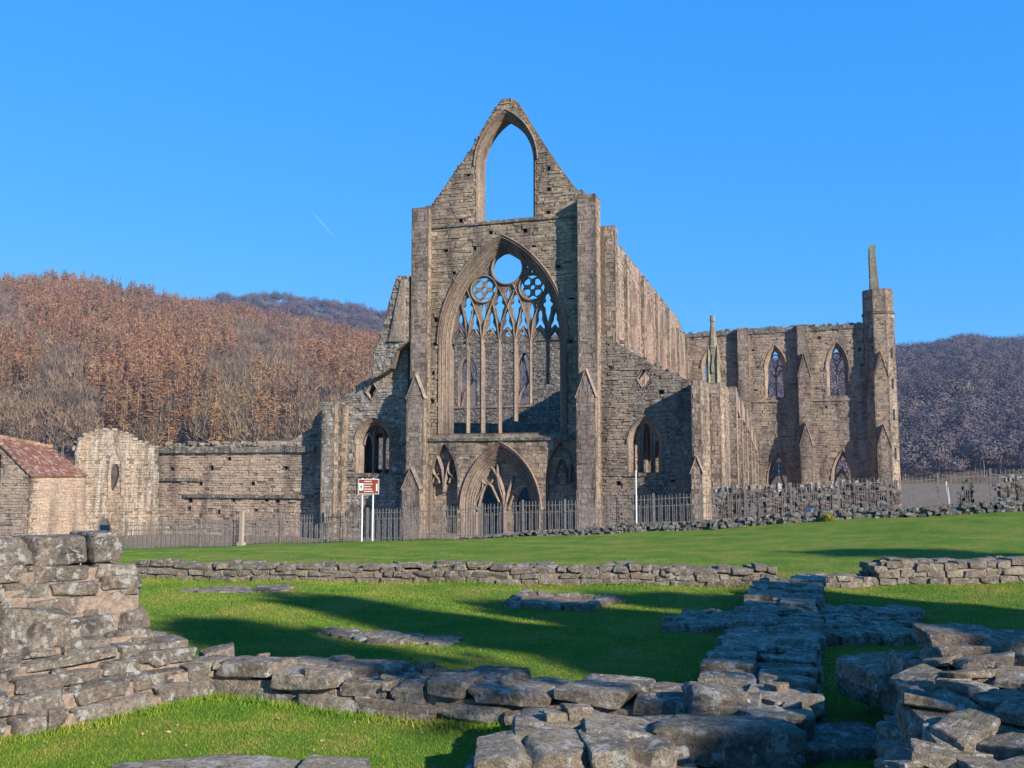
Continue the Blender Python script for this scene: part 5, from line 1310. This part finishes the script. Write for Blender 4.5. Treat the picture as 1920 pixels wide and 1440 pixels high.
def tree_larch(seed):
    rg = np.random.default_rng(seed); n = 230; h = 1 - rg.random(n) ** .75 * .86; r = (.2 * (1.02 - h) ** .8 + .012); ang = rg.uniform(0, 6.283, n)
    o = np.stack([np.cos(ang), np.sin(ang), np.zeros(n)], 1); p0 = np.stack([0 * h, 0 * h, h], 1) + o * (r * rg.uniform(0, .5, n))[:, None]
    p1 = p0 + o * (r * rg.uniform(.45, .95, n))[:, None] + np.array([0, 0, 1]) * rg.uniform(-.02, .05, n)[:, None]
    s_ = rg.normal(size=(n, 3)); s_ /= np.linalg.norm(s_, axis=1)[:, None]; s_ *= rg.uniform(.008, .02, n)[:, None]
    return np.stack([p0 - s_, p0 + s_, p1], 1).reshape(-1, 3)
def tree_bare(seed, n=300):
    rg = np.random.default_rng(seed); d = rg.normal(size=(n, 3)); d /= np.linalg.norm(d, axis=1)[:, None]
    c = d * (rg.random(n) ** .4)[:, None] * np.array([.27, .27, .33]) * (1 + .25 * np.sin(d @ rg.normal(size=3) * 4 + 1))[:, None] + np.array([0, 0, .63])
    g = c - np.array([0, 0, .2]); g /= np.linalg.norm(g, axis=1)[:, None]; g = g + rg.normal(0, .35, (n, 3)); L = rg.uniform(.06, .16, n)[:, None]
    s_ = rg.normal(size=(n, 3)); s_ /= np.linalg.norm(s_, axis=1)[:, None]; s_ *= rg.uniform(.006, .014, n)[:, None]
    return np.stack([c - s_, c + s_, c + g * L], 1).reshape(-1, 3)
def trunk(top, r, limbs=0, seed=0):
    rg = np.random.default_rng(seed); V_ = []; 
    def seg(p, q_, r0, r1):
        p, q_ = np.array(p), np.array(q_)
        for i in range(3):
            a0, a1 = i * 2.094, (i + 1) * 2.094
            A = p + r0 * np.array([math.cos(a0), math.sin(a0), 0]); B = p + r0 * np.array([math.cos(a1), math.sin(a1), 0]); Cc = q_ + r1 * np.array([math.cos(a1), math.sin(a1), 0]); D = q_ + r1 * np.array([math.cos(a0), math.sin(a0), 0])
            V_.extend([A, B, Cc, A, Cc, D])
    seg((0, 0, -.06), (0, 0, top), r, r * .35)
    for k in range(limbs):
        a = rg.uniform(0, 6.28); z = rg.uniform(.28, .6); l = rg.uniform(.12, .24); seg((0, 0, z), (math.cos(a) * l * .7, math.sin(a) * l * .7, z + l), r * .5, r * .15)
    return np.array(V_)
def tree_round(seed, n=430):
    rg = np.random.default_rng(seed); d = rg.normal(size=(n, 3)); d[:, 2] = np.abs(d[:, 2]) * .9 - .25; d /= np.linalg.norm(d, axis=1)[:, None]
    c = d * (rg.uniform(.55, 1, n))[:, None] * np.array([.36, .36, .34]) * (1 + .18 * np.sin(d @ rg.normal(size=3) * 6 + 1))[:, None] + np.array([0, 0, .6])
    t1 = np.cross(d, rg.normal(size=(n, 3))); t1 /= np.linalg.norm(t1, axis=1)[:, None]; t2 = np.cross(d, t1)      # twig sprays lying on the crown
    w = rg.uniform(.018, .042, n)[:, None]; dn = d * rg.normal(0, .012, n)[:, None]
    return np.stack([c - t1 * w * .5, c + t1 * w * .5 + dn, c + t2 * w * 1.5 + dn], 1).reshape(-1, 3)
protos = {'round': [(tree_round(k + 30), trunk(.6, .008)) for k in range(5)], 'larch': [(tree_larch(k), trunk(.95, .006)) for k in range(5)], 'bare': [(tree_bare(k + 10), trunk(.66, .008, 4, k)) for k in range(5)]}
rg = np.random.default_rng(77)
def scatter(n, zf, r0, r1, p0, p1, hide=None):
    r = r0 + (r1 - r0) * rg.random(n) ** .8; px = rg.uniform(p0, p1, n); return px, r, zf(px, r)
px1_, r1_, z1_ = scatter(5600, zL, 305, 690, -60, 790)
def patch(px, r): return np.sin(px * .012 + r * .008 + 1.0) + .8 * np.sin(px * .023 - r * .013) + .6 * np.sin(px * .04 + r * .03 + 2)
kindL = (patch(px1_, r1_) + rg.normal(0, .55, len(px1_)) + np.where(r1_ < 345, -.25, .6) - .9 * np.exp(-((px1_ - 480) / 130) ** 2 - ((r1_ - 390) / 60) ** 2) - 1.2 * np.exp(-((px1_ - 660) / 70) ** 2 - ((r1_ - 560) / 80) ** 2)) > .0
mesh_cache = {}
for kd in protos:
    for i, (cr, tk) in enumerate(protos[kd]):
        a = np_mesh('crown', cr, tri(len(cr) // 3), M['larch' if kd == 'larch' else 'grey' if kd == 'bare' else 'far']); b = np_mesh('trunk', tk, tri(len(tk) // 3), M['bark'])
        mesh_cache[kd, i] = (a.data, b.data); bpy.data.objects.remove(a); bpy.data.objects.remove(b)
# the nearest trees that show above the ruins stand as single trees
vis_y = 887 - (z1_ + 12 - EYE) / r1_ * F
order = np.argsort(r1_); single = []
nl = nb_ = 0
for i in order:
    if not (-10 < px1_[i] < 730) or vis_y[i] > 835: continue
    if kindL[i] and nl < 140: nl += 1; single.append(i)
    elif not kindL[i] and nb_ < 140: nb_ += 1; single.append(i)
    if nl >= 140 and nb_ >= 140: break
sset = set(int(i) for i in single)
LAB = {'larch': ('larch_tree', 'rust-brown leafless larch among the nearest trees on the wooded left hillside', 'larches on the left hillside'), 'bare': ('bare_tree', 'grey leafless broadleaf tree among the nearest trees on the wooded left hillside', 'bare trees on the left hillside')}
def hsize(kd): return float(rg.uniform(17, 25)) if kd == 'larch' else float(rg.uniform(12, 20))
for i in single:
    kd = 'larch' if kindL[i] else 'bare'; nm, lb, gr = LAB[kd]; k = int(rg.integers(5)); h = hsize(kd)
    e = thing(nm, lb, 'tree', gr, loc=tuple(uv((px1_[i] - 960) / F * r1_[i], r1_[i], z1_[i] - .3))); e.scale = (h * rg.uniform(.85, 1.2), h * rg.uniform(.85, 1.2), h); e.rotation_euler = (0, 0, rg.uniform(0, 6.28))
    for nm2, me in zip(('crown', 'trunk'), mesh_cache[kd, k]): o = bpy.data.objects.new(nm2, me); C.objects.link(o); o.parent = e
def mass(name, label, items, matc, kind='stuff'):
    """one mesh of many trees: items = (px, r, z, kind, height)"""
    cv = []; tvv = []
    for px, r, z, kd, h in items:
        cr, tk = protos[kd][int(rg.integers(5))]; a = rg.uniform(0, 6.28); ca, sa = math.cos(a), math.sin(a); w = h * rg.uniform(.85, 1.2); p = uv((px - 960) / F * r, r, z - .3)
        M3 = np.array([[ca * w, -sa * w, 0], [sa * w, ca * w, 0], [0, 0, h]]); b = np.array(p)
        cv.append(cr @ M3.T + b); tvv.append(tk @ M3.T + b)
    c_ = np.concatenate(cv); t_ = np.concatenate(tvv); al = np.concatenate([c_, t_]); nfc, nft = len(c_) // 3, len(t_) // 3
    tag(np_mesh(name, al, tri(nfc + nft), [matc, M['bark']], idx=np.concatenate([np.zeros(nfc), np.ones(nft)])), label, 'wood', kind=kind)
rest = [i for i in range(len(px1_)) if i not in sset]
mass('larch_wood', 'rust-brown larch wood covering the upper left hillside', [(px1_[i], r1_[i], z1_[i], 'larch', hsize('larch')) for i in rest if kindL[i]], M['larch'])
mass('bare_wood', 'grey leafless wood mixed through the left hillside', [(px1_[i], r1_[i], z1_[i], 'bare', hsize('bare')) for i in rest if not kindL[i]], M['grey'])
px2, r2, z2 = scatter(2200, zB, 640, 1070, 300, 1080)
ev = [i for i in rest if rg.random() < .035]
mass('evergreen_wood', 'dark evergreens scattered through the woods on the left hillside', [(px1_[i] + 6, r1_[i] - 3, z1_[i] - .5, 'round', float(rg.uniform(9, 15))) for i in ev], M['shrub2'])
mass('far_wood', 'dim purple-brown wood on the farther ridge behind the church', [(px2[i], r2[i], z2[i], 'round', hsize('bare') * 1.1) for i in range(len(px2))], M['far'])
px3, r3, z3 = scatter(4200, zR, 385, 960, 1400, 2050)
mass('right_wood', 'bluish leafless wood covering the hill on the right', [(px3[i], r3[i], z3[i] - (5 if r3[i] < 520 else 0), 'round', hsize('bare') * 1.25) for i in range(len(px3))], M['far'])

# trees beside the viewer whose shade lies across the lawns
SUN_AZ, SUN_EL = R(62), R(24)
TS = Vector((math.sin(SUN_AZ) * math.cos(SUN_EL), -math.cos(SUN_AZ) * math.cos(SUN_EL), math.sin(SUN_EL)))
hs_ = Vector((TS.x, TS.y, 0)).normalized(); sd = Vector((-hs_.y, hs_.x, 0))
def st(s_, t_, z=0):                     # along the shadow, across it (world)
    p = -hs_ * s_ + sd * t_; return Vector((p.x, p.y, z))
def shade_tree(label, t_, s_, hgt, rad, base, n, seed, leaf=.2, pw=.62):
    e = thing('evergreen_tree', label, 'tree', 'evergreen trees beside the lawn', loc=tuple(st(s_, t_, 0)))
    rg = np.random.default_rng(seed); V_ = []
    nb2 = int(hgt * 9)
    for k in range(nb2):
        z = base + (hgt - base) * (k / nb2) ** .9; f = (z - base) / (hgt - base); rr = rad * (1 - f) ** pw * rg.uniform(.6, 1.1) + .1; a = rg.uniform(0, 6.28)
        m_ = n // nb2; q_ = rg.random(m_) ** .7
        c = np.stack([np.cos(a) * rr * q_, np.sin(a) * rr * q_, z - .25 * q_ * rr * .4], 1) + rg.normal(0, .16, (m_, 3)) * (1 + .8 * (1 - f))
        A = rg.normal(size=(m_, 3)) * leaf; B = rg.normal(size=(m_, 3)) * leaf
        V_.append(np.stack([c - A * .5, c + A * .5, c + B], 1).reshape(-1, 3))
    V_ = np.concatenate(V_); np_mesh('crown', V_, tri(len(V_) // 3), M['leaf'], e)
    mb = MB(); spire(mb, 0, 0, [(-.3, .25), (hgt * .6, .12), (hgt * .97, .02)], 8); mb.build('trunk', M['bark'], e)
D0 = -16
for i, (t_, h, rad, base, n, lab) in enumerate(((5.7, 8.8, 1.4, .6, 2600, 'shortest dark evergreen at the near end of the row'), (5.9, 12.4, .8, 10.2, 1100, 'thin tall dark evergreen behind the shortest one'), (8.2, 12.9, 1.75, .4, 10000, 'tallest of the dark evergreens standing behind the viewer'), (10.2, 11.6, 2.2, .2, 15000, 'broad dark evergreen next to the tallest one'), (12.2, 11.2, 2.3, .2, 15000, 'dark evergreen in the middle of the row'), (14.2, 10.7, 1.9, .6, 9000, 'dark evergreen at the far end of the row'), (22.6, 12.2, 2.3, 1.2, 8000, 'slim dark evergreen standing apart from the row'))):
    shade_tree(lab, t_, D0, h, rad, base, n, 400 + i, pw=.62 if i in (0, 1, 2) else .36)

# vapour trail high in the sky
mb = MB(); vs = []; D_ = 6000
pA, pB = O + ray(588, 400) * D_, O + ray(628, 446) * D_
n_ = 12
for i in range(n_ + 1):
    p = pA.lerp(pB, i / n_); r_ = 3.2 * math.sin(math.pi * min(1, .15 + .85 * i / n_)) ** .7 + .6
    for k in range(6): vs.append((p.x + r_ * math.cos(k * 1.047), p.y, p.z + r_ * math.sin(k * 1.047)))
mb.add(vs, [(i * 6 + k, i * 6 + (k + 1) % 6, (i + 1) * 6 + (k + 1) % 6, (i + 1) * 6 + k) for i in range(n_) for k in range(6)])
tag(mb.build('vapour_trail', M['vapour']), 'short thin white vapour trail in the clear sky', 'vapour trail', kind='stuff')

# ------------------------------------------------------------------ light, sky, camera
w = bpy.data.worlds.new('World'); S.world = w; w.use_nodes = True; nt_ = w.node_tree
sky = nt_.nodes.new('ShaderNodeTexSky'); sky.sky_type = 'NISHITA'; sky.sun_disc = False
sky.sun_elevation = SUN_EL; sky.sun_rotation = R(180) - SUN_AZ; sky.air_density = 1.0; sky.dust_density = 0; sky.ozone_density = 3.5; sky.altitude = 50
bg = nt_.nodes['Background']; bg.inputs['Strength'].default_value = .1
# the deep blue of a very clear winter sky: each channel gets its own response
sp_ = nt_.nodes.new('ShaderNodeSeparateColor'); cb_ = nt_.nodes.new('ShaderNodeCombineColor'); nt_.links.new(sky.outputs[0], sp_.inputs[0])
for ch, k, g in ((0, .24, 1.0), (1, .375, .4), (2, .6, .12)):
    m1 = nt_.nodes.new('ShaderNodeMath'); m1.operation = 'MULTIPLY'; m1.inputs[1].default_value = .1; nt_.links.new(sp_.outputs[ch], m1.inputs[0])
    m2 = nt_.nodes.new('ShaderNodeMath'); m2.operation = 'POWER'; m2.inputs[1].default_value = g; nt_.links.new(m1.outputs[0], m2.inputs[0])
    m3 = nt_.nodes.new('ShaderNodeMath'); m3.operation = 'MULTIPLY'; m3.inputs[1].default_value = k * 10; nt_.links.new(m2.outputs[0], m3.inputs[0])
    nt_.links.new(m3.outputs[0], cb_.inputs[ch])
nt_.links.new(cb_.outputs[0], bg.inputs['Color'])
sun = bpy.data.lights.new('sun', 'SUN'); sun.energy = 5.0; sun.angle = R(.53); sun.color = (1, .93, .83)
so = bpy.data.objects.new('sun', sun); C.objects.link(so); so.rotation_euler = TS.to_track_quat('Z', 'Y').to_euler(); so.location = (30, -20, 40)
cam = bpy.data.cameras.new('camera'); cam.sensor_width = 36; cam.lens = F / 1920 * 36; cam.clip_end = 12000; cam.clip_start = .1
co = bpy.data.objects.new('camera', cam); C.objects.link(co); co.location = O; co.rotation_euler = (math.pi / 2 + PIT, 0, PSI); S.camera = co
S.view_settings.view_transform = 'Standard'; S.view_settings.look = 'None'; S.view_settings.exposure = .9; S.view_settings.gamma = 1

# hazy winter air round the whole place
mb = MB(); HB = (-1000, 1150, -120, 1500)
mb.box(HB[0], HB[1], HB[2], HB[3], -8, 190)
hz = mb.build('haze', None) if False else mb.build('haze', (lambda m: m)(bpy.data.materials.new('haze')))
hm = hz.data.materials[0]; hm.use_nodes = True; ht_ = hm.node_tree; ht_.nodes.clear()
pv = ht_.nodes.new('ShaderNodeVolumePrincipled'); ot = ht_.nodes.new('ShaderNodeOutputMaterial')
pv.inputs['Color'].default_value = (.42, .60, 1, 1); pv.inputs['Density'].default_value = .00012; pv.inputs['Anisotropy'].default_value = 0
ht_.links.new(pv.outputs[0], ot.inputs['Volume'])
tag(hz, kind='stuff'); hz['label'] = 'thin blue winter haze softening the far hills'
